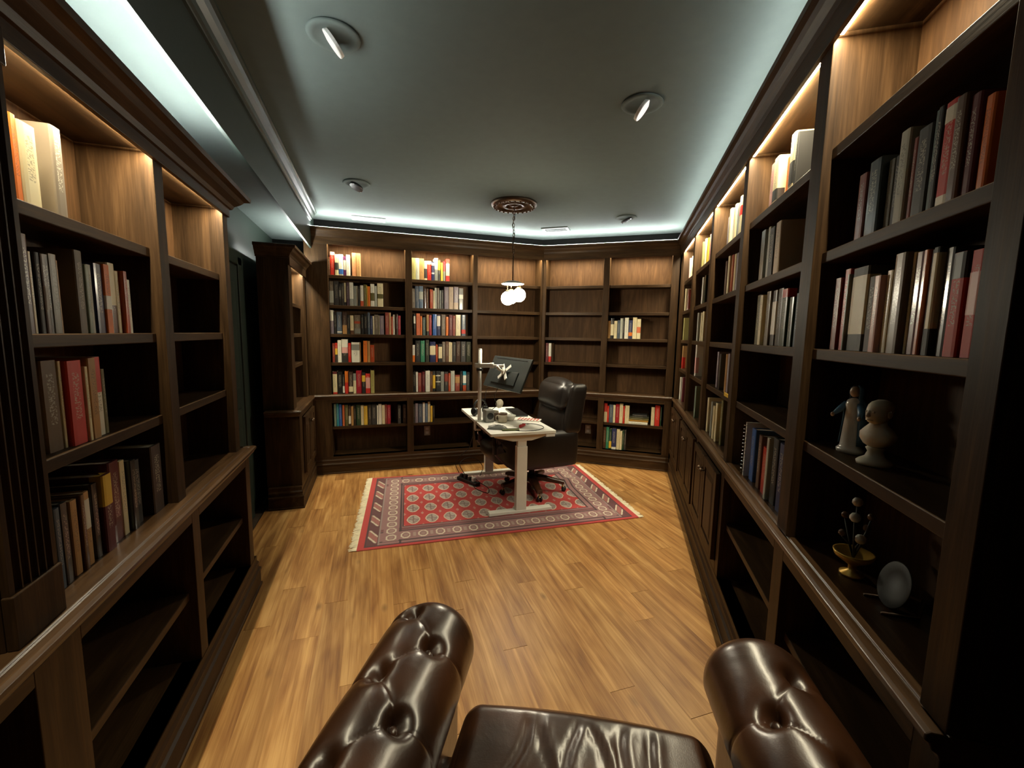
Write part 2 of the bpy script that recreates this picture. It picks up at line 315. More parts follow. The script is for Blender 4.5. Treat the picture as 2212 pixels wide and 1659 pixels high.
# hanging fascia along the left-hand shelves, with a crown at the ceiling
bm_ = struct(MB().box(-.612, -.595, FY0, 5.17, 2.394, ZC).build('ceiling_beam', 'green_paint'), 'dark green fascia hanging along the ceiling')
CRP = [(-.004, 0), (.012, 0), (.012, .010), (.022, .016), (.028, .034), (.046, .052), (.056, .070), (.068, .076), (.068, .092), (-.004, .092)]
MB().sweep([(-.595, FY0), (-.595, 4.86)], [(a, 2.648+z) for a, z in CRP]).build('crown_moulding', 'green_trim', bm_)
struct(MB().box(-1.0, -.612, FY0, 5.172, 2.50, ZC).build('ceiling_soffit', 'ceiling_paint'), 'lowered ceiling over the left bookcases')
# passage between the two left bookcases: a green panelled door
dr = struct(MB().box(-1.002, -.985, 2.98, 3.80, .01, 2.03).build('door_1', 'green_paint'), 'dark green door between the left bookcases')
for y0, y1, z0, z1 in ((3.07, 3.36, .25, .95), (3.44, 3.71, .25, .95), (3.07, 3.36, 1.1, 1.9), (3.44, 3.71, 1.1, 1.9)):
    MB().box(-.99, -.978, y0, y1, z0, z1).build('door_panel', 'green_trim', dr, bevel=.006)
MB().lathe([(.0, -.03), (.025, -.03), (.028, -.012), (.02, 0), (.0, .002)], 12, (-.955, 3.10, 1.0)).build('door_knob', 'brass', dr, smooth=True)
for y0, y1 in ((2.88, 2.975), (3.805, 3.90)):
    MB().box(-1.0, -.975, y0, y1, 0, 2.10).build('door_casing', 'green_trim', dr, bevel=.004)
MB().box(-1.0, -.975, 2.88, 3.90, 2.04, 2.14).build('door_casing', 'green_trim', dr, bevel=.004)
struct(MB().box(-1.0, -.985, 2.76, 2.88, 0, .14).build('baseboard_left', 'green_trim'))

# ------------------------------------------------------------------ built-in shelving
CROWN = [(-.02, 0), (.006, 0), (.006, .012), (.016, .018), (.022, .036), (.04, .055), (.05, .072), (.068, .080), (.070, .100), (.064, .104), (.060, .088), (.044, .078), (.034, .060), (.016, .040), (-.02, .030)]
LEDGE = [(-.23, .868), (.028, .868), (.030, .862), (.037, .862), (.039, .868), (.057, .868), (.066, .862), (.067, .850), (.058, .845), (.054, .832), (.043, .826), (.040, .815), (-.23, .815)]
PLINTH = [(-.03, 0), (.062, 0), (.062, .012), (.056, .016), (.056, .092), (.060, .097), (.060, .108), (.050, .116), (.046, .132), (.050, .138), (.050, .148), (.042, .160), (.042, .19), (-.03, .19)]
def upper(run, label, ups, bays, shelves, zh, path, led_low, grp='built-in bookcases', flute=None, zbot=.868, cz=.055, cs=1.0, led=(-.035, -.017, .155, .1605), ledm='led_cool', rec=.03):
    r = thing('bookcase', RUN[run][0]+(0,), RUN[run][1], label, 'bookcase', grp)
    for i, (a, b_) in enumerate(ups):
        mb = MB().box(a, b_, 0, .235, zbot, zh+.06)
        mb.build('upright', 'wood_v', r, bevel=.002)
    for i, (a, b_) in enumerate(bays):
        MB().box(a-.004, b_+.004, .222, .236, zbot, zh+.05).build('back_panel', 'wood_back', r)
        for z in shelves[i]:
            MB().box(a, b_, rec, .224, z-.034, z).build('shelf', 'wood_h', r, bevel=.0025)
        if led_low: q = (.008, .020, zh+.016)
        else: q = (.008, .020, zh+.022)
        MB().poly([(a+.012, q[0], q[2]), (b_-.012, q[0], q[2]), (b_-.012, q[1], q[2]), (a+.012, q[1], q[2])]).build('led_strip', 'led_warm', r, label='warm white light strip under the bookcase top')
        MB().box(a, b_, .002, .224, zh+.030, zh+.055).build('top_panel', 'wood_h', r)
    u0, u1 = ups[0][0], ups[-1][1]
    MB().box(u0, u1, -.014, .002, zh, zh+.075).build('header_rail', 'wood_h', r, bevel=.002)
    MB().sweep(path, [(o_*cs, zh+cz+z) for o_, z in CROWN]).build('crown_moulding', 'wood_h', r)
    MB().box(u0, u1, .0, .24, zh+.076, zh+.09).build('top_board', 'wood_h', r)
    MB().box(u0+.02, u1-(.30 if run == 'L' else .02), led[0], led[1], zh+led[2], zh+led[3]).build('cove_led_strip', ledm, r, label='cool white light strip hidden above the crown')
    if flute:
        for (a, b_) in flute:
            n = 5; pr = []
            x = a+.012; pr.append((a, 0)); wd = (b_-a-.024)/n
            for k in range(n):
                for t in range(7): pr.append((x+wd*(.08+.84*t/6), -.014+.010*math.sin(PI*t/6)))
                x += wd
            pr = [(a, .0), (a, -.014)]+pr[1:]+[(b_, -.014), (b_, 0)]
            MB().loft([[(px, py, z) for px, py in pr] for z in (zbot+.12, zh-.06)]).build('fluted_pilaster', 'wood_v', r)
            MB().box(a-.004, b_+.004, -.02, 0, zbot, zbot+.12).build('pilaster_block', 'wood_v', r, bevel=.003)
            MB().box(a-.004, b_+.004, -.02, 0, zh-.06, zh+.02).build('pilaster_block', 'wood_v', r, bevel=.003)
    return r
def door(parent, a, b_, z0, z1, knob_side):
    d = MB().box(a, b_, -.058, -.041, z0, z1).build('door', 'wood_v', parent, bevel=.003)
    f_ = .055
    fr = MB()
    for q in ((a, a+f_, z0, z1), (b_-f_, b_, z0, z1)): fr.box(q[0], q[1], -.066, -.056, q[2], q[3])
    for q in ((a+f_, b_-f_, z0, z0+f_), (a+f_, b_-f_, z1-f_, z1)): fr.box(q[0], q[1], -.066, -.056, q[2], q[3])
    fr.build('door_frame', 'wood_v', d, bevel=.003)
    i0, i1, j0, j1 = a+f_+.012, b_-f_-.012, z0+f_+.012, z1-f_-.012; s_ = .03
    MB().loft([[(i0, -.058, j0), (i1, -.058, j0), (i1, -.058, j1), (i0, -.058, j1)], [(i0+s_, -.066, j0+s_), (i1-s_, -.066, j0+s_), (i1-s_, -.066, j1-s_), (i0+s_, -.066, j1-s_)]]).build('raised_panel', 'wood_v', d)
    x = b_-.028 if knob_side > 0 else a+.028
    k_ = MB().lathe([(0, 0), (.006, 0), (.006, .012), (.014, .018), (.015, .025), (.008, .031), (0, .032)], 12)
    k_.v = [(x+p[0], -.066-p[2], z1-.09+p[1]) for p in k_.v]; k_.build('knob', 'bronze', d, smooth=True)
def lower(run, label, ups, bays, open_, path, mid=.515, grp='base cabinets under the ledge', pl=0):
    r = thing('base_cabinet', RUN[run][0]+(0,), RUN[run][1], label, 'cabinet', grp)
    for a, b_ in ups: MB().box(a, b_, -.04, .235, .16, .816).build('upright', 'wood_v', r, bevel=.002)
    for i, (a, b_) in enumerate(bays):
        MB().box(a-.004, b_+.004, .222, .236, .16, .816).build('back_panel', 'wood_back', r)
        MB().box(a, b_, -.04, .224, .16, .19).build('bottom_board', 'wood_h', r, bevel=.002)
        MB().box(a, b_, -.04, -.02, .78, .816).build('top_rail', 'wood_h', r, bevel=.002)
        if open_[i]: MB().box(a, b_, -.012, .224, mid-.03, mid).build('shelf', 'wood_h', r, bevel=.0025)
        else:
            MB().box(a, b_, -.041, -.02, .16, .25).build('bottom_rail', 'wood_h', r)
            mm = (a+b_)/2; door(r, a+.006, mm-.003, .255, .775, 1); door(r, mm+.003, b_-.006, .255, .775, -1)
    MB().sweep(path, [(o_+pl, z) for o_, z in PLINTH]).build('plinth_moulding', 'wood_h', r)
    return r
def ledge(run, label, path):
    o = MB().sweep(path, LEDGE).build('ledge', 'wood_ledge', bevel=.0025); o.matrix_world = frame(run)
    return tag(o, label, 'ledge', 'ledges between base cabinets and bookcases')
FULL = [1.213, 1.52, 1.825, 2.14]
U_BL = [(-.67, -.448), (.341, .412), (1.104, 1.159), (1.955, 1.975)]; B_BL = [(-.448, .341), (.412, 1.104), (1.159, 1.955)]
U_BR = [(0, .035), (.723, .792), (1.471, LBR)]; B_BR = [(.035, .723), (.792, 1.471)]
U_R = [(-5.13, -4.99), (-4.28, -4.21), (-3.44, -3.369), (-2.582, -2.511), (-1.697, -1.606), (-.91, -.84)]
B_R = [(-1.606, -.91), (-2.511, -1.697), (-3.369, -2.582), (-4.21, -3.44), (-4.99, -4.28)]
U_L = [(.38, .45), (1.10, 1.252), (1.933, 2.005), (2.675, 2.75)]; B_L = [(.45, 1.10), (1.252, 1.933), (2.005, 2.675)]
U_L2 = [(4.03, 4.17), (4.80, 4.93)]; B_L2 = [(4.17, 4.80)]
upper('BL', 'dark wood bookcase on the back wall, three bays, full of colourful books', U_BL, B_BL, [FULL]*3, 2.445, [(-.60, 0), (1.99, 0)], False, led=(-.050, -.030, .150, .1622), ledm='led_cool_back')
upper('BR', 'nearly empty dark wood bookcase on the angled back wall', U_BR, B_BR, [FULL]*2, 2.445, [(-.02, 0), (LBR, 0)], False, led=(-.050, -.030, .150, .1622), ledm='led_cool_back')
upper('R', 'long dark wood bookcase with five bays and bright visible light strips', U_R, B_R, [FULL]*5, 2.445, [(-5.13, 0), (-.84, 0)], True, rec=.025)
upper('L', 'dark wood bookcase with fluted pilaster beside the green door', U_L, B_L, [[1.221, 1.5305, 1.841]]*3, 2.15, [(.38, 0), (2.75, 0), (2.75, .24)], False, flute=[(1.105, 1.247)], cz=.028, cs=1.4, led=(-.060, -.035, .112, .117), ledm='led_cool_left')
upper('L2', 'narrow dark wood bookcase standing in the far corner by the beam', U_L2, B_L2, [[1.237, 1.52, 1.80]], 2.09, [(4.03, .24), (4.03, 0), (4.95, 0)], False, led=(-.03, -.01, .145, .15), ledm='led_cool_left')
lower('BL', 'open dark wood base cabinet under the three back bays', U_BL, B_BL, [1, 1, 1], [(-.62, 0), (2.02, 0)])
lower('BR', 'open dark wood base cabinet under the angled back bookcase', U_BR, B_BR, [1, 1], [(-.02, 0), (LBR, 0)])
lower('RB', 'long base cabinet with panelled doors and two open bays', U_R, B_R, [1, 1, 0, 0, 0], [(-5.13, 0), (-.84, 0)])
lower('L', 'open dark wood base cabinet beside the green door', U_L, B_L, [1, 1, 1], [(.38, 0), (2.75, 0), (2.75, .22)], mid=.485, pl=.0)
lower('L2', 'small base cabinet with panelled doors in the far corner', U_L2, B_L2, [0], [(4.03, .22), (4.03, 0), (4.9, 0)])
ledge('BL', 'moulded wooden ledge under the three back bays', [(-.62, 0), (2.0, 0)])
ledge('BR', 'moulded wooden ledge under the angled back bookcase', [(-.02, 0), (LBR, 0)])
ledge('RB', 'long moulded wooden ledge above the panelled base doors', [(-5.13, 0), (-.84, 0)])
ledge('L', 'moulded wooden ledge ending at the green door passage', [(.38, 0), (2.755, 0), (2.755, .22)])
ledge('L2', 'short moulded wooden ledge in the far corner', [(4.02, .22), (4.02, 0), (4.95, 0)])
for run, u, lb in (('BL', .593, 'beige wall outlet behind the second back bay'), ('BR', .584, 'beige wall outlet behind the armless end of the desk chair')):
    o = MB().box(-.036, .036, .213, .222, -.058, .058).build('wall_outlet', 'outlet_plastic', bevel=.003); o.matrix_world = frame(run) @ Matrix.Translation((u, 0, .366))
    tag(o, lb if run == 'BL' else 'beige wall outlet low in the angled back bookcase', 'outlet', 'wall outlets')
    for s_ in (-1, 1):
        MB().box(-.018, .018, .2105, .214, s_*.024-.016, s_*.024+.016).build('socket_face', 'white_plastic', o, bevel=.003)
BOOKS=[
('BL',0,2.14,'''-0.454 0.018 0.186 brown
-0.433 0.045 0.239 red pink:.86:1
-0.387 0.036 0.216 cream charcoal:.25:.6
-0.348 0.046 0.219 white blue:.06:.3
-0.300 0.029 0.201 purple white:.3:.8
-0.268 0.039 0.219 white
-0.210 0.044 0.244 peach
-0.165 0.042 0.242 tan'''),
('BL',1,2.14,'''0.402 0.044 0.234 khaki
0.447 0.039 0.234 pale_grey
0.487 0.053 0.234 tan
0.543 0.034 0.211 cream charcoal:.1:.6
0.578 0.047 0.214 red cream:.82:1
0.627 0.031 0.206 navy white:.35:.42 white:.8:.95
0.660 0.041 0.249 white grey:0:.5
0.706 0.025 0.236 charcoal yellow:.5:.95
0.737 0.027 0.203 yellow
0.766 0.027 0.218 crimson grey:0:.5
0.798 0.042 0.247 red cream:.25:.8'''),
('BL',0,1.825,'''-0.452 0.045 0.251 taupe pale_grey:.1:.6
-0.406 0.051 0.254 charcoal
-0.354 0.022 0.231 black grey:.4:.7
-0.330 0.028 0.236 charcoal
-0.300 0.023 0.241 cream charcoal:0:.15
-0.275 0.028 0.244 plum
-0.245 0.041 0.246 white grey:0:.3
-0.204 0.028 0.212 grey
-0.174 0.016 0.213 white
-0.157 0.021 0.210 black
-0.133 0.032 0.221 white rust:0:.25
-0.099 0.030 0.233 olive
-0.068 0.008 0.226 yellow
-0.059 0.029 0.215 orange
-0.029 0.043 0.243 white olive:.25:.6
0.015 0.023 0.223 pale_grey
0.042 0.063 0.252 cream olive:.35:.55'''),
('BL',1,1.825,'''0.409 0.035 0.213 taupe
0.449 0.040 0.243 slate
0.491 0.047 0.245 blue_grey pale_grey:.4:.75
0.540 0.031 0.221 dark_brown
0.573 0.026 0.222 brown
0.613 0.036 0.216 rust
0.650 0.017 0.201 cream
0.668 0.027 0.235 pale_grey
0.696 0.027 0.233 taupe
0.725 0.019 0.209 grey
0.746 0.023 0.212 charcoal
0.776 0.052 0.249 mauve_grey
0.830 0.053 0.252 beige
0.886 0.056 0.255 mauve_grey beige:0:.3
0.948 0.052 0.245 grey white:.5:.7'''),
('BL',0,1.52,'''-0.445 0.035 0.252 mauve_grey white:.55:1
-0.409 0.030 0.232 black
-0.378 0.052 0.237 slate white:.06:.12
-0.322 0.046 0.231 dark_brown tan:0:.42
-0.275 0.027 0.205 black
-0.245 0.037 0.202 cream brown:0:.2
-0.204 0.069 0.208 taupe grey:.05:.3 rust:.55:.68
-0.133 0.026 0.213 black
-0.105 0.040 0.226 black
-0.063 0.025 0.239 slate
-0.036 0.023 0.204 navy
-0.012 0.017 0.201 cream
0.006 0.044 0.218 taupe
0.052 0.008 0.210 cream
0.062 0.045 0.207 mauve_grey
0.121 0.039 0.245 brick
0.161 0.022 0.244 tan
0.185 0.020 0.202 rust
0.206 0.024 0.223 white
0.232 0.026 0.232 dark_brown
0.259 0.029 0.213 crimson'''),
('BL',1,1.52,'''0.430 0.022 0.238 black white:.55:.9
0.459 0.042 0.245 salmon
0.502 0.024 0.216 orange
0.529 0.034 0.204 teal_grey
0.573 0.029 0.234 tan charcoal:0:.2
0.604 0.030 0.231 crimson
0.644 0.046 0.241 blue
0.692 0.041 0.236 navy white:.45:.95
0.744 0.048 0.240 taupe
0.795 0.030 0.216 orange
0.831 0.043 0.238 maroon
0.878 0.030 0.231 brick
0.910 0.060 0.243 cream
0.981 0.049 0.243 slate red:.1:.3'''),
('BL',0,1.213,'''-0.432 0.026 0.206 brick
-0.406 0.027 0.209 red yellow:.4:.72 charcoal:0:.4
-0.377 0.038 0.241 white
-0.339 0.065 0.251 charcoal pink:.4:.65 white:.65:1
-0.273 0.031 0.210 red
-0.238 0.084 0.218 white grey:.6:.9
-0.151 0.009 0.217 tan
-0.116 0.042 0.235 orange
-0.073 0.028 0.234 tan
-0.044 0.044 0.190 rust'''),
('BL',1,1.213,'''0.413 0.030 0.194 white orange:0:.4
0.446 0.055 0.245 black
0.504 0.050 0.245 green
0.561 0.043 0.254 olive_black
0.609 0.067 0.234 navy cream:.35:.8
0.678 0.023 0.201 rust
0.707 0.045 0.209 black cream:.2:.85
0.754 0.035 0.235 taupe
0.790 0.039 0.240 brown
0.831 0.026 0.232 cream
0.858 0.014 0.228 cream
0.876 0.039 0.232 charcoal
0.917 0.055 0.242 dark_brown
0.973 0.060 0.241 charcoal
1.037 0.057 0.239 olive_black'''),
('BL',0,0.868,'''-0.438 0.048 0.243 cream red:0:.08 maroon:.9:1
-0.388 0.051 0.242 black
-0.336 0.020 0.214 black white:.05:.4
-0.314 0.037 0.246 orange red:0:.5
-0.273 0.043 0.241 dark_brown cream:.08:.33
-0.229 0.031 0.221 cream grey:.65:1
-0.196 0.058 0.254 crimson
-0.138 0.037 0.236 black yellow:.55:.85
-0.100 0.050 0.219 red pink:.25:.8
-0.045 0.040 0.255 khaki'''),
('BL',1,0.868,'''0.415 0.030 0.234 black
0.448 0.025 0.230 white
0.474 0.039 0.221 brick
0.518 0.036 0.233 maroon
0.556 0.052 0.245 white
0.609 0.031 0.236 brown
0.641 0.032 0.240 black yellow:.15:.8
0.676 0.057 0.240 black white:.45:.5 white:.75:.8
0.734 0.041 0.231 grey
0.778 0.042 0.230 charcoal brick:.5:.9
0.823 0.026 0.213 rust
0.851 0.048 0.240 pale_grey
0.905 0.057 0.190 brick tan:.5:.9
0.964 0.029 0.233 black
0.995 0.042 0.232 teal white:.4:.8 rust:0:.3
1.040 0.042 0.223 charcoal'''),
('BL',0,0.515,'''-0.433 0.026 0.247 sage
-0.406 0.024 0.251 teal
-0.381 0.030 0.240 blue
-0.346 0.023 0.233 salmon
-0.320 0.036 0.232 olive
-0.283 0.024 0.221 dark_brown white:.1:.5
-0.257 0.027 0.215 tan
-0.229 0.022 0.224 black
-0.205 0.048 0.228 forest
-0.156 0.031 0.221 cream
-0.124 0.039 0.215 yellow
-0.081 0.037 0.224 charcoal
-0.042 0.053 0.224 charcoal
0.013 0.017 0.216 white
0.031 0.034 0.231 white
0.068 0.033 0.219 cream
0.102 0.022 0.223 brick
0.125 0.039 0.217 crimson
0.240 0.036 0.202 charcoal
0.298 0.039 0.205 dark_brown'''),
('BL',1,0.515,'''0.415 0.018 0.218 charcoal
0.434 0.033 0.227 mauve_grey
0.470 0.047 0.221 slate
0.519 0.027 0.235 white
0.549 0.026 0.224 blue_grey
0.578 0.028 0.239 cream
0.608 0.025 0.189 yellow
0.638 0.021 0.194 black'''),
('BR',1,1.52,'''0.778 0.030 0.208 tan
0.812 0.039 0.239 black cream:.15:.7
0.853 0.037 0.207 cream
0.892 0.032 0.214 slate
0.925 0.030 0.236 pale_grey
0.957 0.019 0.236 black
0.978 0.044 0.244 white
1.027 0.044 0.215 navy orange:.15:.35
1.071 0.047 0.248 cream
1.121 0.043 0.230 cream salmon:.3:.6'''),
('BR',0,1.213,'''0.043 0.034 0.236 maroon
0.078 0.035 0.233 white red:0:.3'''),
('BR',1,0.515,'''0.778 0.037 0.230 red cream:0:.55
0.818 0.022 0.198 red
0.840 0.046 0.217 slate
0.887 0.027 0.214 cream
0.916 0.045 0.228 crimson
0.962 0.042 0.237 cream
1.006 0.020 0.211 red
1.027 0.051 0.219 cream
1.335 0.039 0.218 cream
1.377 0.055 0.243 red
1.437 0.013 0.230 forest'''),
('BR',1,0.19,'''0.778 0.036 0.261 brown
0.815 0.035 0.265 green
0.853 0.031 0.245 forest yellow:.05:.4
0.889 0.054 0.255 navy white:0:.12
0.946 0.040 0.248 cream
0.987 0.026 0.228 cream
1.014 0.021 0.236 forest
1.037 0.024 0.238 charcoal'''),
('L',0,1.841,'''1.352 0.024 0.198 orange
1.377 0.056 0.193 cream
1.505 0.043 0.236 taupe'''),
('L',0,1.5305,'''1.335 0.028 0.236 plum
1.363 0.013 0.198 cream
1.378 0.017 0.199 black
1.396 0.019 0.198 dark_brown taupe:.3:.6
1.416 0.019 0.200 black
1.436 0.031 0.205 grey
1.468 0.021 0.193 tan
1.541 0.035 0.233 taupe
1.578 0.019 0.197 sage
1.597 0.024 0.201 pale_grey
1.624 0.041 0.209 navy
1.666 0.032 0.212 orange white:.35:.55
1.701 0.039 0.222 brown cream:.4:1
1.741 0.023 0.201 cream
1.766 0.022 0.204 rust
1.788 0.020 0.179 white'''),
('L',0,1.221,'''1.319 0.017 0.217 maroon cream:0:1
1.384 0.059 0.240 leather_brown
1.444 0.013 0.236 cream
1.458 0.064 0.235 red
1.523 0.015 0.215 cream
1.543 0.036 0.238 tan
1.582 0.039 0.239 white red:.55:1
1.621 0.019 0.200 olive'''),
('L',0,0.868,'''1.310 0.010 0.220 cream
1.340 0.021 0.218 slate
1.366 0.027 0.222 charcoal
1.410 0.029 0.212 tan
1.442 0.018 0.217 brown
1.463 0.028 0.216 tan white:.5:.9
1.505 0.028 0.226 black
1.541 0.046 0.239 maroon yellow:.6:1
1.601 0.054 0.261 maroon
1.657 0.031 0.250 cream
1.700 0.033 0.239 black
1.739 0.041 0.227 black
1.828 0.076 0.252 dark_brown'''),
('R',0,1.52,'''-1.517 0.035 0.212 brick
-1.481 0.034 0.233 red
-1.443 0.010 0.215 grey
-1.431 0.082 0.227 charcoal cream:.2:.9
-1.342 0.037 0.194 dark_brown
-1.303 0.029 0.191 pink
-1.274 0.025 0.200 cream
-1.248 0.025 0.233 ochre
-1.221 0.041 0.230 taupe
-1.180 0.011 0.227 cream
-1.167 0.029 0.224 maroon
-1.137 0.016 0.224 salmon
-1.119 0.024 0.221 black
-1.094 0.019 0.221 black cream:.25:.95
-1.073 0.027 0.215 black
-1.043 0.036 0.200 red charcoal:.75:1
-1.004 0.034 0.198 red pink:.4:.8'''),
('R',0,1.825,'''-1.454 0.040 0.179 brick
-1.414 0.030 0.197 charcoal
-1.383 0.056 0.187 teal_black
-1.325 0.025 0.171 grey
-1.299 0.026 0.171 black
-1.272 0.037 0.214 pale_grey
-1.231 0.017 0.184 brick
-1.213 0.047 0.193 charcoal
-1.165 0.031 0.211 teal_grey
-1.133 0.017 0.204 black
-1.115 0.036 0.202 red white:.8:.95 white:0:.1
-1.079 0.028 0.195 brown
-1.050 0.024 0.184 maroon
-1.022 0.022 0.168 orange'''),
('R',1,2.14,'''-2.261 0.047 0.188 pink
-2.213 0.112 0.194 cream charcoal:.05:.3
-2.095 0.063 0.154 orange
-2.031 0.051 0.218 cream charcoal:.1:.5
-1.978 0.020 0.204 charcoal'''),
('R',1,1.825,'''-2.335 0.092 0.229 grey
-2.238 0.033 0.226 pale_grey
-2.201 0.089 0.212 charcoal
-2.105 0.091 0.213 beige'''),
('R',1,1.52,'''-2.328 0.065 0.235 olive
-2.258 0.041 0.229 cream
-2.216 0.060 0.241 cream
-2.151 0.053 0.234 taupe
-2.095 0.055 0.234 charcoal white:.2:.8
-2.037 0.064 0.235 black
-1.969 0.074 0.227 forest red:.85:1
-1.883 0.043 0.188 forest
-1.839 0.050 0.199 slate'''),
('R',1,0.868,'''-2.253 0.097 0.253 blue
-2.137 0.044 0.245 brown
-2.073 0.082 0.208 red
-1.991 0.028 0.265 pale_grey
-1.957 0.079 0.276 black
-1.867 0.073 0.274 navy'''),
('R',2,2.14,'''-3.123 0.075 0.181 mauve_grey
-3.048 0.045 0.213 cream
-3.001 0.068 0.205 blue orange:.6:1
-2.932 0.058 0.207 cream
-2.872 0.062 0.195 grey
-2.809 0.134 0.216 cream red:.5:.75'''),
('R',2,1.825,'''-3.124 0.090 0.220 brown
-3.033 0.092 0.236 cream
-2.933 0.053 0.226 rust
-2.878 0.055 0.221 cream
-2.822 0.096 0.217 mauve_grey'''),
('R',2,1.213,'''-3.178 0.121 0.242 mauve_grey
-3.041 0.156 0.233 charcoal
-2.881 0.061 0.238 tan
-2.816 0.062 0.243 mauve_grey'''),
('R',2,0.868,'''-3.348 0.135 0.248 cream
-3.194 0.060 0.241 grey
-3.115 0.080 0.223 cream
-3.034 0.080 0.254 cream
-2.943 0.212 0.288 olive'''),
('R',3,2.14,'''-4.015 0.110 0.209 khaki
-3.903 0.092 0.212 cream
-3.807 0.106 0.197 yellow
-3.700 0.081 0.203 pink'''),
('R',3,1.825,'''-4.000 0.130 0.231 white
-3.862 0.220 0.228 olive_black'''),
('R',3,1.52,'''-4.027 0.154 0.240 pale_grey
-3.865 0.096 0.234 cream
-3.765 0.091 0.237 cream'''),
('R',3,1.213,'''-4.043 0.354 0.271 white pink:.1:.6'''),
('R',3,0.868,'''-4.018 0.109 0.239 teal_black
-3.906 0.135 0.268 sage'''),
('R',4,2.14,'''-4.881 0.170 0.224 pink
-4.707 0.112 0.215 cream'''),
('R',4,1.825,'''-4.956 0.145 0.235 cream
-4.795 0.171 0.210 brick'''),
('R',4,1.52,'''-4.908 0.200 0.233 khaki'''),
('R',4,1.213,'''-4.971 0.349 0.243 tan red:0:.5'''),
('R',4,0.868,'''-4.977 0.142 0.245 white
-4.821 0.127 0.257 maroon''')]

# ------------------------------------------------------------------ books
PAL = dict(brown='5a3a22', red='c02a1c', pink='d8a39a', cream='d9cba2', charcoal='33312e', white='e0dccb', blue='2f5fa6', purple='6a2a60', peach='cf8f62', tan='b08552', khaki='a39a5c', pale_grey='b3b4a6',
  navy='232a52', grey='84857c', yellow='d8b03a', crimson='9c1f2c', taupe='6d6152', black='181715', olive='5c552a', orange='d8701c', rust='a84420', plum='45303c', slate='4c5866', blue_grey='5d7186', dark_brown='3a2519',
  mauve_grey='7d7078', beige='b59f86', salmon='cc6a42', teal_grey='41544f', maroon='5c1c22', brick='86382a', green='2f7a58', olive_black='2a2c1a', sage='7e9180', teal='2c8a9c', forest='1d3d28', ochre='a87a2a', teal_black='142024', leather_brown='5c4222')
def unit_book():
    m_ = MB(); t = .07
    # case: two boards and a slightly rounded spine
    pr = [(0, 1), (0, .03), (.06, .008), (.25, 0), (.75, 0), (.94, .008), (1, .03), (1, 1), (1-t, 1), (1-t, .06), (t, .06), (t, 1)]
    m_.loft([[(x, y, z) for x, y in pr] for z in (0, 1)], caps=False)
    n = len(m_.v)-24
    for base, rev in ((n, 0), (n+12, 1)):
        q = [(0, 1, 10, 11), (1, 2, 9, 10), (2, 3, 4, 5), (2, 5, 6, 9), (6, 7, 8, 9)]
        for f in q: m_.f.append(tuple(base+i for i in (f if not rev else f[::-1])))
    return m_
UB = unit_book(); ub_me = {}
for k in ('book_cloth', 'book_jacket'):
    me = UB.mesh(k); me.materials.append(M[k]); bm = bmesh.new(); bm.from_mesh(me); bmesh.ops.recalc_face_normals(bm, faces=bm.faces); bm.to_mesh(me); bm.free(); ub_me[k] = me
pg_me = MB().box(.07, .93, .06, .985, .018, .982).mesh('page_block'); pg_me.materials.append(M['page_edges'])
lb_me = MB().loft([[(x, y, z) for x, y in ((-.004, .03), (.06, .004), (.25, -.006), (.75, -.006), (.94, .004), (1.004, .03), (1.004, .2), (.95, .2), (.5, .1), (.05, .2), (-.004, .2))] for z in (0, 1)]).mesh('spine_band'); lb_me.materials.append(M['book_label'])
ORD = 'first second third fourth fifth sixth seventh eighth ninth tenth eleventh twelfth thirteenth fourteenth fifteenth sixteenth seventeenth eighteenth nineteenth twentieth twenty-first twenty-second'.split()
BAYN = {('BL', 0): 'first back bay', ('BL', 1): 'second back bay', ('BR', 0): 'fourth back bay', ('BR', 1): 'fifth back bay', ('L', 0): 'left bookcase',
        ('R', 0): 'nearest right bay', ('R', 1): 'second right bay', ('R', 2): 'third right bay', ('R', 3): 'fourth right bay', ('R', 4): 'last right bay'}
def shelfname(run, z):
    if run == 'L': return {1.841: 'lit top shelf', 1.5305: 'second shelf', 1.221: 'third shelf', .868: 'ledge'}[z]
    return {2.14: 'lit top shelf', 1.825: 'second shelf', 1.52: 'third shelf', 1.213: 'fourth shelf', .868: 'ledge', .515: 'shelf below ledge', .19: 'bottom shelf'}[z]
def put_book(run, u, v, z, wd, dp, h, col, bands, label, grp, mt, lean=0, pages=True, mat4=None):
    o = D.objects.new('book', ub_me[mt]); COL.objects.link(o); o.color = lin(PAL[col])
    o.matrix_world = mat4 if mat4 else frame(run) @ Matrix.Translation((u, v, z)) @ Matrix.Rotation(lean, 4, 'Y') @ Matrix.Diagonal((wd, dp, h, 1))
    tag(o, label, 'book', grp)
    if pages:
        p = D.objects.new('page_block', pg_me); COL.objects.link(p); p.parent = o
    for c, z0, z1 in bands:
        l = D.objects.new('spine_band', lb_me); COL.objects.link(l); l.parent = o; l.location = (0, 0, z0+.002); l.scale = (1, 1, z1-z0-.004); l.color = lin(PAL[c])
    return o
rb = random.Random(3)
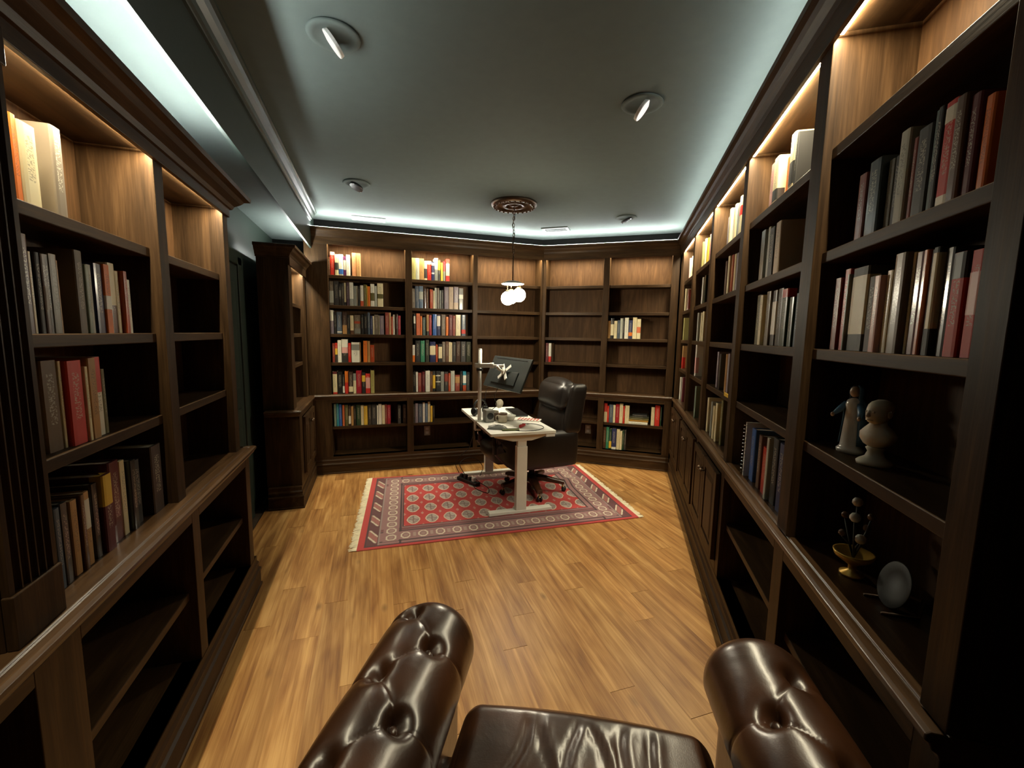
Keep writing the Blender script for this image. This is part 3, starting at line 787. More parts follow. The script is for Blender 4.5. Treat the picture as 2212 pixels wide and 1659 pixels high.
for run, bay, z, rows in BOOKS:
    rows = [r_.split() for r_ in rows.split('\n')]
    sn, bn = shelfname(run, z), BAYN[(run, bay)]; grp = 'books on the %s of the %s' % (sn, bn)
    for i, r_ in enumerate(rows):
        u, wd, h = map(float, r_[:3]); col = r_[3]; bands = []
        for b_ in r_[4:]:
            c, a0, a1 = b_.split(':'); bands.append((c, float(a0), float(a1)))
        if run == 'R' and bay >= 1: wd = min(wd, .062 if bay == 1 else .045)
        size = 'thin' if wd < .022 else 'thick' if wd > .055 else 'tall' if h > .24 else 'short' if h < .2 else 'upright'
        cn = col.replace('_', ' '); lab = '%s %s book' % (size, cn)
        tail = ', %s from left on %s of %s' % (ORD[i], sn, bn)
        if bands:
            t_ = lab+' with %s band' % bands[0][0].replace('_', ' ')
            if len((t_+tail).split()) <= 16: lab = t_
        if len((lab+tail).split()) > 16: lab = '%s book' % cn
        vf = (.030 if run == 'R' else .040) if z > .6 else -.004
        ba, bb = {'BL': B_BL, 'BR': B_BR, 'R': B_R, 'L': B_L[1:]}[run][bay]
        u = max(u, ba+.002, prev+.0008 if i else -99); wd = max(.007, min(wd, bb-.002-u)); prev = u+wd
        if abs(z-.868) < .01: vf = .03
        v = vf+rb.uniform(.0, .018); dp = min(rb.uniform(.135, .165), .218-v)
        put_book(run, u, v, z+.0006, wd-.0012, dp, h, col, bands, lab+tail, grp, 'book_jacket' if rb.random() < .45 else 'book_cloth', pages=run in 'LR' or z < .6)
# books lying in a pile among the red ones, and a gold one on the right-hand shelf
g = 'books lying in a pile below the ledge'; zz = .5156
for k, (wd, h, c, lb) in enumerate(((.215, .032, 'white', 'white book lying at the bottom of the pile'), (.215, .021, 'ochre', 'ochre yellow book lying second in the pile'), (.235, .022, 'olive', 'dull olive book lying third in the pile'), (.215, .020, 'olive_black', 'dark green book lying fourth in the pile'), (.165, .018, 'charcoal', 'charcoal book lying on top of the pile'))):
    m4 = frame('BR') @ Matrix.Translation((1.085+.215+(0, .006, .01, .012, -.01)[k], .002+.004*k, zz)) @ Matrix.Rotation(-PI/2, 4, 'Y') @ Matrix.Diagonal((h-.001, .15, wd, 1))
    put_book('BR', 0, 0, 0, 0, 0, 0, c, [], lb+' beneath the angled ledge', g, 'book_cloth', mat4=m4); zz += h+.0004
gs = thing('display_stand', tuple(W('R', -2.645, .055, 1.2136)), RUN['R'][1], 'bright gold display stand at the edge of the fourth shelf', 'stand')
MB().box(-.06, .06, -.05, .05, 0, .006).build('base', 'gold_card', gs, bevel=.001)
MB().loft([[(-.06, .01, .006), (.06, .01, .006), (.06, .018, .006), (-.06, .018, .006)], [(-.06, .028, .055), (.06, .028, .055), (.06, .036, .055), (-.06, .036, .055)]]).build('backrest', 'gold_card', gs)
MB().box(-.06, .06, -.05, -.044, .006, .02).build('lip', 'gold_card', gs)
# storage box and tall album on the right-hand shelves
def boxthing(name, run, u, v, z, wd, dp, h, mt, label, cat):
    t = thing(name, tuple(W(run, u, v, z)), RUN[run][1], label, cat)
    MB().box(0, wd, 0, dp, 0, h*.8).build('box_body', mt, t, bevel=.002); MB().box(-.002, wd+.002, -.002, dp+.002, h*.78, h).build('lid', mt, t, bevel=.002)
    return t
sb = thing('spiral_notebook', tuple(W('R', -2.30, .03, .8686)), RUN['R'][1], 'cream spiral notebook standing on the ledge of the second right bay', 'notebook')
MB().box(0, .012, 0, .15, 0, .27).build('cover', 'paper', sb)
for k in range(14):
    zc = .02+k*.018
    MB().tube([(.006+.009*math.cos(a), -.003+.009*math.sin(a), zc) for a in [2*PI*i/8 for i in range(9)]], .0011, 5).build('wire_ring', 'chrome', sb)

# ------------------------------------------------------------------ ceiling fixtures
def can(x, y, label, tilt, tdir, lit):
    t = thing('recessed_light', (x, y, ZC), 0, label, 'ceiling light', 'recessed ceiling lights')
    MB().lathe([(.070, -.001), (.100, -.001), (.105, -.006), (.099, -.012), (.076, -.010), (.070, -.004)], 32).build('trim_ring', 'ceiling_paint', t, smooth=True)
    MB().lathe([(.0, -.0035), (.072, -.0035), (.072, -.002), (.0, -.002)], 28).build('recess_shade_disc', 'black_plastic', t)  # flat black disc, painted in for the shade inside the hole
    d = MB().lathe([(0, -.010), (.054, -.010), (.056, -.006), (.054, .006), (0, .006)], 28)
    rm = Matrix.Rotation(tdir, 3, 'Z') @ Matrix.Rotation(tilt, 3, 'Y')
    def tr(mb): mb.v = [tuple(rm @ Vector(p)+Vector((0, 0, -.030))) for p in mb.v]; return mb
    tr(d).build('gimbal', 'white_plastic' if lit else 'black_plastic', t, smooth=False)
    downlight(t, E_CAN)  # weak fill beam, added even where the fixture looks dark
    tr(MB().lathe([(0, -.012), (.050, -.0115), (.053, -.0102), (0, -.0102)], 28)).build('lens', 'lens_glow' if lit else 'chrome', t)
def downlight(t, w, spot=112, aim=(0, 0, 0)):
    l = D.lights.new('downlight_beam', 'SPOT'); l.energy = w; l.color = (1, .80, .56); l.spot_size = math.radians(spot); l.spot_blend = .75; l.shadow_soft_size = .035
    o = D.objects.new('downlight_beam', l); COL.objects.link(o); o.parent = t; o.location = (0, 0, -.045); o.rotation_euler = aim
can(-.133, 2.011, 'recessed ceiling light with bright tilted lens, nearest the beam', math.radians(52), math.radians(-12), True)
can(1.334, 2.028, 'recessed ceiling light with dimmer tilted cream lens', math.radians(52), math.radians(150), True)
can(-.111, 3.815, 'dark-looking recessed ceiling light between beam and ceiling medallion', math.radians(25), math.radians(20), False)
can(2.439, 3.888, 'dark-looking recessed ceiling light beyond the ceiling medallion', math.radians(25), math.radians(160), False)
def vent(x, y, rz, lx, ly, label, mt):
    t = thing('ceiling_vent', (x, y, ZC), rz, label, 'vent', 'ceiling vents')
    MB().box(-lx/2, lx/2, -ly/2, ly/2, -.002, 0).build('backing', 'vent_dark', t)
    f_ = MB(); e = .03
    for q in ((-lx/2, lx/2, -ly/2, -ly/2+e), (-lx/2, lx/2, ly/2-e, ly/2), (-lx/2, -lx/2+e, -ly/2+e, ly/2-e), (lx/2-e, lx/2, -ly/2+e, ly/2-e), (-lx/2+e, lx/2-e, -.006, .006)): f_.box(q[0], q[1], q[2], q[3], -.010, 0)
    f_.build('frame', mt, t, bevel=.002)
    n = 18; sm = MB().obox((0, 0, -.005), (.0026, 0, .002), (0, ly/2-e, 0), (-.0006, 0, .001)).mesh('louver'); sm.materials.append(M[mt])
    for k in range(n):
        o = D.objects.new('louver', sm); COL.objects.link(o); o.parent = t; o.location = (-lx/2+e+(k+.5)*(lx-2*e)/n, 0, 0)
vent(-.03, 4.93, 0, .34, .16, 'white ceiling vent lit by the strip above the back bookcase', 'vent_paint')
vent(1.98, 4.60, math.radians(-36), .30, .17, 'dull grey ceiling vent beyond the medallion', 'vent_dull')
# pendant over the desk
PX, PY = 1.245, 3.87
md = thing('ceiling_medallion', (PX, PY, ZC), 0, 'carved bronze ceiling medallion above the pendant', 'medallion')
MB().lathe([(.0, -.004), (.07, -.010), (.075, -.028), (.10, -.030), (.112, -.018), (.15, -.020), (.165, -.034), (.195, -.034), (.208, -.020), (.212, -.004), (.21, 0), (0, 0)], 48).build('plate', 'bronze', md, smooth=True)
bead = MB().sphere((0, 0, 0), .010, 8).mesh('bead'); bead.materials.append(M['bronze'])
for k in range(24):
    o = D.objects.new('bead', bead); COL.objects.link(o); o.parent = md; o.location = (.182*math.cos(2*PI*k/24), .182*math.sin(2*PI*k/24), -.036)
pd = thing('pendant_lamp', (PX, PY, 1.9), 0, 'glowing glass globe pendant hanging on a chain over the desk', 'pendant lamp')
MB().lathe([(.0, .842-.03), (.03, .842-.026), (.055, .842-.012), (.06, .842-.002), (0, .842-.002)], 24).build('canopy', 'bronze', pd, smooth=True)
lk = []
lkm = MB().tube([(.011*math.cos(a), 0, .018*math.sin(a)) for a in [2*PI*i/12 for i in range(13)]], .0026, 6).mesh('chain_link'); lkm.materials.append(M['bronze']); lkm.shade_smooth()
zt = .81
for k in range(15):
    o = D.objects.new('chain_link', lkm); COL.objects.link(o); o.parent = pd; o.location = (.004*math.sin(k*1.1), .003*math.cos(k), zt-.018-k*.029); o.rotation_euler = (0, 0, (k % 2)*PI/2+k*.3)
MB().tube([(0, 0, .385), (0, 0, .13)], .006, 8).build('stem', 'bronze', pd, smooth=True)
MB().tube([(.012*math.sin(k*.9), .010*math.cos(k*.8), .81-k*.03) for k in range(16)], .0022, 5).build('cord', 'black_rubber', pd, smooth=True)
MB().lathe([(0, .135), (.03, .135), (.06, .128), (.10, .112), (.108, .116), (.108, .122), (.062, .138), (.03, .146), (0, .146)], 28).build('glass_plate', 'glaze_white', pd, smooth=True)
for k, (gx, gy, gz) in enumerate(((-.052, -.018, -.018), (.052, -.03, .014), (.005, .058, .0))):
    MB().tube([(gx*.5, gy*.5, .12), (gx*1.15, gy*1.15, .10), (gx*1.1, gy*1.1, gz+.058)], .004, 6).build('arm', 'brass', pd, smooth=True)
    MB().lathe([(.0, .05), (.022, .05), (.026, .062), (.018, .074), (0, .076)], 14, (gx, gy, gz)).build('globe_cap', 'brass', pd, smooth=True)
    MB().sphere((gx, gy, gz), .064, 14).build('globe', 'globe_glow', pd, smooth=True)

# ------------------------------------------------------------------ rug
RC = [Vector(p) for p in ((-.148, 3.048), (2.136, 2.988), (2.273, 4.483), (-.043, 4.609))]
def rugp(a, b_): return RC[0]*(1-a)*(1-b_)+RC[1]*a*(1-b_)+RC[2]*a*b_+RC[3]*(1-a)*b_
RL_, RW_ = 2.29, 1.53
def rugz(a, b_):
    x, y = a*RL_, b_*RW_
    z = .007
    d = abs((x-1.98)-.32*(y-.85)); z += .034*math.exp(-((x-2.05+.1*math.sin(y*9))/.12)**2)*math.exp(-((y-.98)/.10)**2)+.012*math.exp(-((x-1.85)/.2)**2)*math.exp(-((y-.92)/.06)**2)
    return z
RED, MAU, DMA, CRE, GRY, DRK = (.42, .030, .028), (.255, .125, .125), (.10, .028, .034), (.55, .47, .36), (.26, .20, .185), (.05, .02, .026)
def ring(dx, dy, rx, ry, t=.22, p=4):
    q = ((abs(dx)/rx)**p+(abs(dy)/ry)**p)**(1/p) if p else 0
    return q
def rugcol(x, y):
    ex = min(x, RL_-x); ey = min(y, RW_-y)
    if ex < .045 or ey < .030: return RED
    if ey < .045 or ex < .056: return DRK
    fx0, fx1, fy0, fy1 = .325, 1.93, .315, 1.235
    if fx0 < x < fx1 and fy0 < y < fy1:
        k = round((x-.402)/.1515); cx = .402+k*.1515; j = round((y-.42)/.232); cy = .42+j*.232
        if 0 <= k <= 10 and 0 <= j <= 3:
            dx, dy = x-cx, y-cy; q = ring(dx, dy, .050, .080, p=2.6); q += .07*math.cos(4*math.atan2(dy/.072, dx/.048)+PI)
            if q < 1.0:
                if q > .86: return CRE
                if q > .76: return GRY
                if abs(dx) < .004 or abs(dy) < .006: return (.20, .12, .11)
                return (.36, .30, .27) if (dx*dy > 0) == (q > .38) else (.27, .21, .19)
        # small crosses between the guls
        k2 = round((x-.402-.0757)/.1515); j2 = round((y-.42-.116)/.232); dx = abs(x-(.402+.0757+k2*.1515)); dy = abs(y-(.42+.116+j2*.232))
        if (dx < .014 and dy < .030) and (dx/.014+dy/.03 < 1.0): return (.42, .20, .16)
        return RED
    if fx0-.014 < x < fx1+.014 and fy0-.014 < y < fy1+.014: return DRK
    # end panels with tilted crosses
    if ex < .15:
        if ex > .137: return GRY
        j = round((y-.187)/.28); cy = .187+j*.28; dx, dy = ex-.097, y-cy
        if abs(dy) < .105 and abs(dx) < .036:
            a = dx/.036; b2 = dy/.105; s_ = a*.6+b2
            if abs(abs(s_)-.55) < .13: return CRE
            if abs(s_) < .38: return (.30, .10, .09)
        return DMA
    # ring borders
    if ex < .285 and y > .08 and y < RW_-.08 and ex > .17:
        j = round((y-.14)/.113); dx, dy = ex-.231, y-(.14+j*.113); q = max(abs(dx)/.04, abs(dy)/.045, (abs(dx)/.04+abs(dy)/.045)/1.45)
        if .72 < q < 1.0: return CRE
        if q < .45: return (.30, .19, .17)
        return MAU
    if ey < .225 and ey > .095 and x > .29:
        j = round((x-.34)/.132); dx, dy = x-(.34+j*.132), ey-.16; q = max(abs(dx)/.036, abs(dy)/.05, (abs(dx)/.036+abs(dy)/.05)/1.45)
        if .72 < q < 1.0: return CRE
        if q < .45: return (.30, .19, .17)
        dz = abs(abs(dx)-.066)
        if dz < .012 and abs(dy) < .03: return (.32, .22, .19)
        return MAU
    if abs(ey-.235) < .008 or abs(ey-.085) < .006 or abs(ex-.30) < .008: return DRK
    if abs(ey-.27) < .02: return (.15, .05, .055)
    return MAU
NU, NV = 420, 290
rm_ = MB().grid(lambda a, b_: (*rugp(a, b_), rugz(a, b_)), NU, NV)
me = rm_.mesh('rug'); ca = me.color_attributes.new('dye', 'FLOAT_COLOR', 'POINT')
cols = []
for i in range(NU+1):
    for j in range(NV+1):
        c = rugcol(i/NU*RL_, j/NV*RW_); cols += [c[0], c[1], c[2], 1]
ca.data.foreach_set('color', cols)
rg = thing('rug', (0, 0, 0), 0, 'red and mauve patterned wool rug under the desk', 'rug')
link('rug_pile', me, 'rug_pile', rg, smooth=True)
ed = MB(); bor = [rugp(a, 0) for a in [i/30 for i in range(31)]]+[rugp(1, b_) for b_ in [i/24 for i in range(1, 25)]]+[rugp(1-a, 1) for a in [i/30 for i in range(1, 31)]]+[rugp(0, 1-b_) for b_ in [i/24 for i in range(1, 24)]]
bz = [rugz(min(1, max(0, (p.x-RC[0].x)/2.29)), .5) if False else .007 for p in bor]
ed.loft([[(p.x, p.y, .0002) for p in bor], [(p.x, p.y, .0068) for p in bor]], caps=False).build('edge_binding', 'stripe_red', rg)
for a, sg in ((0, -1), (1, 1)):
    fr = MB(); rf = random.Random(11)
    for k in range(260):
        b_ = k/260+rf.uniform(0, .003); p = rugp(a, min(1, b_)); z0 = rugz(a, min(1, b_)); ln = rf.uniform(.045, .062); j = rf.uniform(-.012, .012)
        q = [(p.x, p.y, z0), (p.x+sg*ln*.5, p.y+j*.4-sg*.002, .006), (p.x+sg*ln, p.y+j, .002)]
        fr.tube(q, [.0032, .003, .002], 4)
    o = fr.build('fringe', 'fringe_wool', rg); o['kind'] = 'stuff'

# ------------------------------------------------------------------ desk
def rrect(x0, x1, y0, y1, r, n=5):
    pts = []
    for cx, cy, a0 in ((x1-r, y1-r, 0), (x0+r, y1-r, PI/2), (x0+r, y0+r, PI), (x1-r, y0+r, 1.5*PI)):
        pts += [(cx+r*math.cos(a0+PI/2*k/n), cy+r*math.sin(a0+PI/2*k/n)) for k in range(n+1)]
    return pts
DX, DY, DZ = 1.187, 3.92, .733
dk = thing('standing_desk', (DX, DY, 0), 0, 'white height adjustable desk on the patterned rug', 'desk')
pts = rrect(-.293, .293, -.62, .62, .012)
MB().loft([[(x, y, DZ-.025) for x, y in pts], [(x, y, DZ-.0) for x, y in pts]]).build('tabletop', 'white_metal', dk, bevel=.002)
for yy in (-.552, .532):
    lg = MB().box(-.047, .047, yy-.03, yy+.03, .034, .60).build('leg', 'white_metal', dk, bevel=.004)
    MB().box(-.040, .040, yy-.024, yy+.024, .60, .66).build('inner_column', 'white_metal', lg, bevel=.003)
    MB().loft([[(-.29, yy-.035, .009), (.29, yy-.035, .009), (.29, yy+.035, .009), (-.29, yy+.035, .009)], [(-.285, yy-.032, .036), (.285, yy-.032, .036), (.285, yy+.032, .036), (-.285, yy+.032, .036)]]).build('foot', 'white_metal', dk, bevel=.004)
    MB().loft([[(x, yy-.028, z) for x, z in ((-.25, .708), (.25, .708), (.25, .69), (.085, .648), (-.085, .648), (-.25, .69))], [(x, yy+.028, z) for x, z in ((-.25, .708), (.25, .708), (.25, .69), (.085, .648), (-.085, .648), (-.25, .69))]]).build('bracket', 'white_metal', dk, bevel=.003)
for xx in (-.10, .10): MB().box(xx-.02, xx+.02, -.53, .51, .67, .705).build('rail', 'white_metal', dk)
MB().box(.20, .285, -.615, -.50, .68, .707).build('control_box', 'white_plastic', dk, bevel=.004)
# monitor arm and monitor
PXm, PYm = .925, 3.83
ar = thing('monitor_stand', (PXm, PYm, DZ), 0, 'white pole monitor arm clamped to the desk edge', 'monitor arm')
MB().tube([(0, 0, .0), (.004, 0, .672)], .017, 16).build('pole', 'white_metal', ar, smooth=True)
MB().lathe([(0, .672), (.017, .672), (.015, .68), (0, .682)], 16, (.004, 0, 0)).build('pole_cap', 'white_metal', ar, smooth=True)
cl = MB().box(-.045, .03, -.028, .028, 0.0005, .012).build('clamp', 'white_metal', ar, bevel=.002)
MB().box(-.045, -.034, -.028, .028, -.085, .001).box(-.045, .01, -.02, .02, -.085, -.075).build('clamp_jaw', 'white_metal', cl, bevel=.002)
MB().tube([(-.012, 0, -.12), (-.012, 0, -.075)], .006, 8).tube([(-.012, -.025, -.12), (-.012, .025, -.12)], .004, 6).build('clamp_screw', 'chrome', cl, smooth=True)
MB().lathe([(.018, .475), (.03, .475), (.03, .50), (.018, .50)], 16).build('collar', 'black_plastic', ar, smooth=True)
a1 = MB().obox((.04, 0, .525), (.085, -.004, 0), (0, .02, 0), (0, 0, .020)).build('arm_link', 'white_metal', ar, bevel=.005)
MB().obox((.165, -.008, .52), (.06, -.003, 0), (0, .014, 0), (0, 0, .013)).build('arm_link', 'white_metal', ar, bevel=.004)
MB().lathe([(0, .50), (.02, .50), (.02, .55), (0, .55)], 14, (.115, -.004, 0)).build('joint', 'white_metal', ar, smooth=True)
TL, TR, BR_, BL_ = (Vector(p) for p in ((1.169, 4.145, 1.331), (1.349, 3.536, 1.325), (1.213, 3.512, 1.032), (1.035, 4.132, 1.038)))
mc = (TL+TR+BR_+BL_)/4; ma = ((TR-TL)+(BR_-BL_))/4; mb_ = ((TL-BL_)+(TR-BR_))/4; ma_n = ma.normalized(); mb_ = mb_-ma_n*mb_.dot(ma_n); mn = ma.cross(mb_).normalized()
if mn.x > 0: mn = -mn            # the back of the screen looks towards the pole
mo = thing('monitor', tuple(mc), 0, 'black flat monitor turned away, hanging on the white pole arm', 'monitor')
MB().obox(-mn*.0, ma, mb_, mn*.009).build('back_shell', 'monitor_shell', mo, bevel=.004)
MB().obox(-mn*.011, ma*.985, mb_*.975, mn*.002).build('screen', 'dark_glass', mo)
MB().obox(mn*.012-mb_*.30, ma*.62, mb_*.42, mn*.006).build('rear_housing', 'monitor_shell', mo, bevel=.008)
for k in range(9): MB().obox(mn*.0095+mb_*.86+ma*(-.72+.18*k), ma*.075, mb_*.02, mn*.001).build('vent_slot', 'black_plastic', mo)
vs = MB()
for sx, sy in ((1, 1), (1, -1), (-1, 1), (-1, -1)):
    vs.obox(mn*.034+(ma_n*sx*.034+mb_.normalized()*sy*.034), (ma_n*sx+mb_.normalized()*sy)*.034, (ma_n*sx-mb_.normalized()*sy)*.012, mn*.003)
vs.obox(mn*.046, ma_n*.026, mb_.normalized()*.026, mn*.006)
vs.build('mount_plate', 'white_metal', mo, bevel=.002)
MB().tube([mn*.05, mn*.10, mn*.125+Vector((0, .0, .02))], .013, 10).build('mount_knuckle', 'white_metal', mo, smooth=True)
# things on the desk
def on(name, x, y, label, cat, rz=0, z=DZ): return thing(name, (x, y, z+.0004), rz, label, cat)
hp = on('headphones', 1.005, 4.13, 'black over-ear headphones standing behind the white pole', 'headphones', .5)
MB().tube([(.085*math.cos(a), 0, .075+.085*math.sin(a)) for a in [PI*i/14 for i in range(15)]], .010, 8).build('headband', 'black_plastic', hp, smooth=True)
for s_ in (-1, 1):
    q = MB().lathe([(0, -.02), (.034, -.02), (.042, -.008), (.042, .012), (.03, .02), (0, .02)], 18); q.v = [(s_*(.075)+s_*p[2], p[0], .0445+p[1]) for p in q.v]
    q.build('ear_cup', 'black_plastic', hp, smooth=True)
bx = on('speaker_box', 1.005, 3.80, 'small grey box speaker beside the monitor pole', 'speaker', .1)
MB().box(-.04, .04, -.05, .05, 0, .115).build('cabinet', 'grey_box', bx, bevel=.006)
MB().lathe([(0, 0), (.03, 0), (.032, .004), (0, .005)], 18).build('driver_cone', 'black_plastic', bx); bx.children[-1].rotation_euler = (PI/2, 0, 0); bx.children[-1].location = (0, -.0505, .06)
def mug(x, y, r_, h, label, mt, rim):
    t = on('mug', x, y, label, 'mug')
    MB().lathe([(0, 0), (r_*.86, 0), (r_, .008), (r_, h), (r_*.9, h), (r_*.86, .01), (0, .01)], 24).build('bowl', mt, t, smooth=True)
    MB().lathe([(r_*1.0, h-.012), (r_*1.03, h-.010), (r_*1.03, h+.001), (r_*.9, h+.002), (r_*.9, h-.008)], 24).build('rim', rim, t, smooth=True)
    MB().tube([(-r_*.98, 0, h*.8), (-r_-.02, 0, h*.72), (-r_-.022, 0, h*.35), (-r_*.98, 0, h*.2)], .005, 6).build('handle', mt, t, smooth=True)
mug(1.075, 3.86, .043, .085, 'dark brown mug beside the grey box speaker', 'ceramic_brown', 'ceramic_tan')
mug(1.125, 3.735, .043, .085, 'tan stoneware mug with brown rim on the desk', 'ceramic_tan', 'ceramic_brown')
bw = on('bowl', 1.215, 3.80, 'low white bowl beside the tan mug', 'bowl')
MB().lathe([(0, 0), (.035, 0), (.055, .035), (.06, .05), (.056, .05), (.033, .006), (0, .006)], 24).build('bowl_body', 'glaze_white', bw, smooth=True)
mi = on('desk_mirror', 1.215, 4.15, 'small round mirror on a thin stem standing on the desk', 'mirror', .3)
MB().lathe([(0, 0), (.03, 0), (.03, .006), (.006, .01), (.005, .06), (0, .06)], 16).build('stand', 'chrome', mi, smooth=True)
q = MB().lathe([(0, -.004), (.044, -.004), (.047, 0), (.044, .004), (0, .004)], 28); q.v = [(p[0], p[2], .105+p[1]) for p in q.v]; q.build('disc', 'ceramic_tan', mi, smooth=True)
lp = on('laptop', 1.405, 4.14, 'closed dark laptop lying on the desk by the chair', 'laptop', math.radians(-3))
pts = rrect(-.075, .06, -.2, .22, .01)
MB().loft([[(x, y, .0) for x, y in pts], [(x, y, .009) for x, y in pts]]).build('base', 'monitor_shell', lp, bevel=.001); MB().loft([[(x, y, .0095) for x, y in pts], [(x, y, .016) for x, y in pts]]).build('lid', 'dark_glass', lp, bevel=.001)
st = on('striped_cloth', 1.40, 3.76, 'folded red and white striped cloth on the desk', 'cloth', math.radians(-35))
for k in range(7): MB().box(-.105+k*.03, -.09+k*.03, -.05, .05, .002, .013).build('stripe', 'stripe_red', st)
MB().box(-.11, .11, -.052, .052, 0, .011).build('cloth_body', 'stripe_white', st, bevel=.003)
sd = on('screwdriver', 1.265, 3.515, 'screwdriver with a thick red handle on the desk', 'screwdriver', math.radians(42))
MB().tube([(-.09, 0, .015), (-.08, 0, .015), (-.02, 0, .015), (.0, 0, .015), (.012, 0, .015)], [.010, .015, .014, .012, .007], 10).build('handle', 'red_plastic', sd, smooth=True)
MB().tube([(.01, 0, .014), (.11, 0, .006)], .0035, 6).build('shaft', 'chrome', sd, smooth=True)
pc = on('zip_pouch', 1.0, 3.475, 'dark crumpled pouch at the near edge of the desk', 'pouch', math.radians(-25))
MB().grid(lambda a, b_: ((a-.5)*.17, (b_-.5)*.085, .003+.03*max(0, math.sin(PI*a))**.6*max(0, math.sin(PI*b_))**.6*(1+.25*math.sin(9*a+4*b_))), 18, 12).build('pouch_body', 'grey_cloth', pc, smooth=True)
MB().tube([(-.08, -.0, .02), (-.02, -.005, .036), (.05, 0, .032), (.08, 0, .016)], .003, 5).build('zip', 'black_plastic', pc, smooth=True)
pq = on('cloth_case', 1.095, 3.40, 'flat olive green cloth case at the desk corner', 'case', math.radians(-8))
MB().box(-.075, .075, -.03, .03, 0, .012).build('case_body', 'green_cloth', pq, bevel=.005); MB().box(-.075, .075, -.004, .004, .0115, .014).build('case_strap', 'black_plastic', pq)
pp = on('paper_sheet', 1.17, 3.60, 'white sheets of paper lying beside the screwdriver', 'paper', math.radians(-40)); pp.location.z = DZ
MB().grid(lambda a, b_: ((a-.5)*.15, (b_-.5)*.10, .0015+.012*max(0, a-.6)**1.5), 8, 3).build('sheet', 'paper', pp)
cbp = [(1.09, 3.42, .004), (1.16, 3.345, .004), (1.28, 3.325, .004), (1.39, 3.39, .004), (1.42, 3.48, .004), (1.37, 3.58, .006), (1.28, 3.62, .004)]
def smooth_path(P, n=6):
    P = [Vector(p) for p in P]; out = []
    for i in range(len(P)-1):
        p0, p1, p2, p3 = P[max(i-1, 0)], P[i], P[i+1], P[min(i+2, len(P)-1)]
        for k in range(n):
            t = k/n; out.append(.5*((2*p1)+(p2-p0)*t+(2*p0-5*p1+4*p2-p3)*t*t+(3*p1-p0-3*p2+p3)*t**3))
    return out+[P[-1]]
o = MB().tube([p+Vector((0, 0, DZ)) for p in smooth_path(cbp)], .003, 6).build('cable', 'black_rubber', smooth=True); tag(o, 'thin black cable looping over the near end of the desk', 'cable', 'black cables')
o = MB().tube(smooth_path([(1.12, 3.86, 1.06), (1.09, 3.90, .95), (1.12, 3.93, .86), (1.04, 3.92, .80), (1.03, 3.95, .742)]), .003, 6).build('cable', 'black_rubber', smooth=True); tag(o, 'black cable drooping from the monitor to the desktop', 'cable', 'black cables')
o = MB().tube(smooth_path([(1.06, 4.02, 1.07), (1.03, 4.0, .98), (1.01, 3.98, .88), (.96, 3.97, .80), (.95, 3.98, .742)]), .003, 6).build('cable', 'black_rubber', smooth=True); tag(o, 'black cable hanging beside the white pole', 'cable', 'black cables')
# power strip and cords on the rug
ps = thing('power_strip', (.905, 4.21, .0075), math.radians(-63), 'black power strip full of plugs lying on the rug', 'power strip')
MB().box(-.155, .155, -.032, .032, 0, .035).build('housing', 'black_plastic', ps, bevel=.006)
for k in range(4): MB().box(-.125+k*.065, -.09+k*.065, -.018, .018, .035, .065+.01*(k % 2)).build('plug', 'white_plastic' if k == 3 else 'black_plastic', ps, bevel=.004)
for k, (P, lb) in enumerate((
    ([(.83, 4.33, .08), (.80, 4.36, .18), (.86, 4.30, .29), (.93, 4.28, .36), (.93, 4.2, .45), (.95, 4.1, .6), (.93, 4.05, .70)], 'black cord rising from the power strip to the desk'),
    ([(.88, 4.26, .08), (.82, 4.24, .20), (.90, 4.28, .25), (1.0, 4.26, .24), (1.06, 4.22, .16), (1.02, 4.16, .09)], 'black cord arching above the power strip'),
    ([(.93, 4.12, .02), (.94, 4.0, .012), (1.02, 3.86, .012), (1.06, 3.96, .012), (1.05, 4.06, .012), (1.02, 4.16, .012), (1.0, 4.3, .012)], 'black cord lying on the rug under the desk'))):
    o = MB().tube(smooth_path(P), .0035, 6).build('cord', 'black_rubber', smooth=True); tag(o, lb, 'cord', 'cords by the power strip')
o = MB().tube(smooth_path([(1.02, 3.78, .0115), (1.06, 3.70, .0115), (1.045, 3.60, .0115), (1.07, 3.47, .0115)]), .002, 5).build('cord', 'paper', smooth=True); tag(o, 'thin pale cord lying across the red rug', 'cord', 'cords by the power strip')

# ------------------------------------------------------------------ office chair
oc = thing('office_chair', (1.47, 3.86, 0), math.radians(4), 'dark brown leather executive chair pulled up to the desk', 'chair')
def rbox(x0, x1, y0, y1, z0, z1, e=.045, puff=.012, n=12, fn=None):
    """upholstered block: rounded cube with a soft bulge"""
    mb = MB(); c = Vector(((x0+x1)/2, (y0+y1)/2, (z0+z1)/2)); h = Vector(((x1-x0)/2, (y1-y0)/2, (z1-z0)/2))
    def pt(p, nv=None):
        q = Vector((p[0]*h.x, p[1]*h.y, p[2]*h.z)); inn = Vector((max(-h.x+e, min(h.x-e, q.x)), max(-h.y+e, min(h.y-e, q.y)), max(-h.z+e, min(h.z-e, q.z))))
        d = q-inn
        if d.length > 1e-9: q = inn+d.normalized()*e
        if nv: q += Vector(nv)
        q = q+c
        return fn(q) if fn else q
    for ax in range(3):
        for sg in (-1, 1):
            def f(a, b_):
                p = [0, 0, 0]; p[ax] = sg; s1 = math.sin((a-.5)*PI)  ; s2 = math.sin((b_-.5)*PI)
                p[(ax+1) % 3] = s1; p[(ax+2) % 3] = s2; nv = [0, 0, 0]; nv[ax] = sg*puff*(1-s1*s1)*(1-s2*s2); return pt(p, nv)
            mb.grid(f, n, n)
    return mb
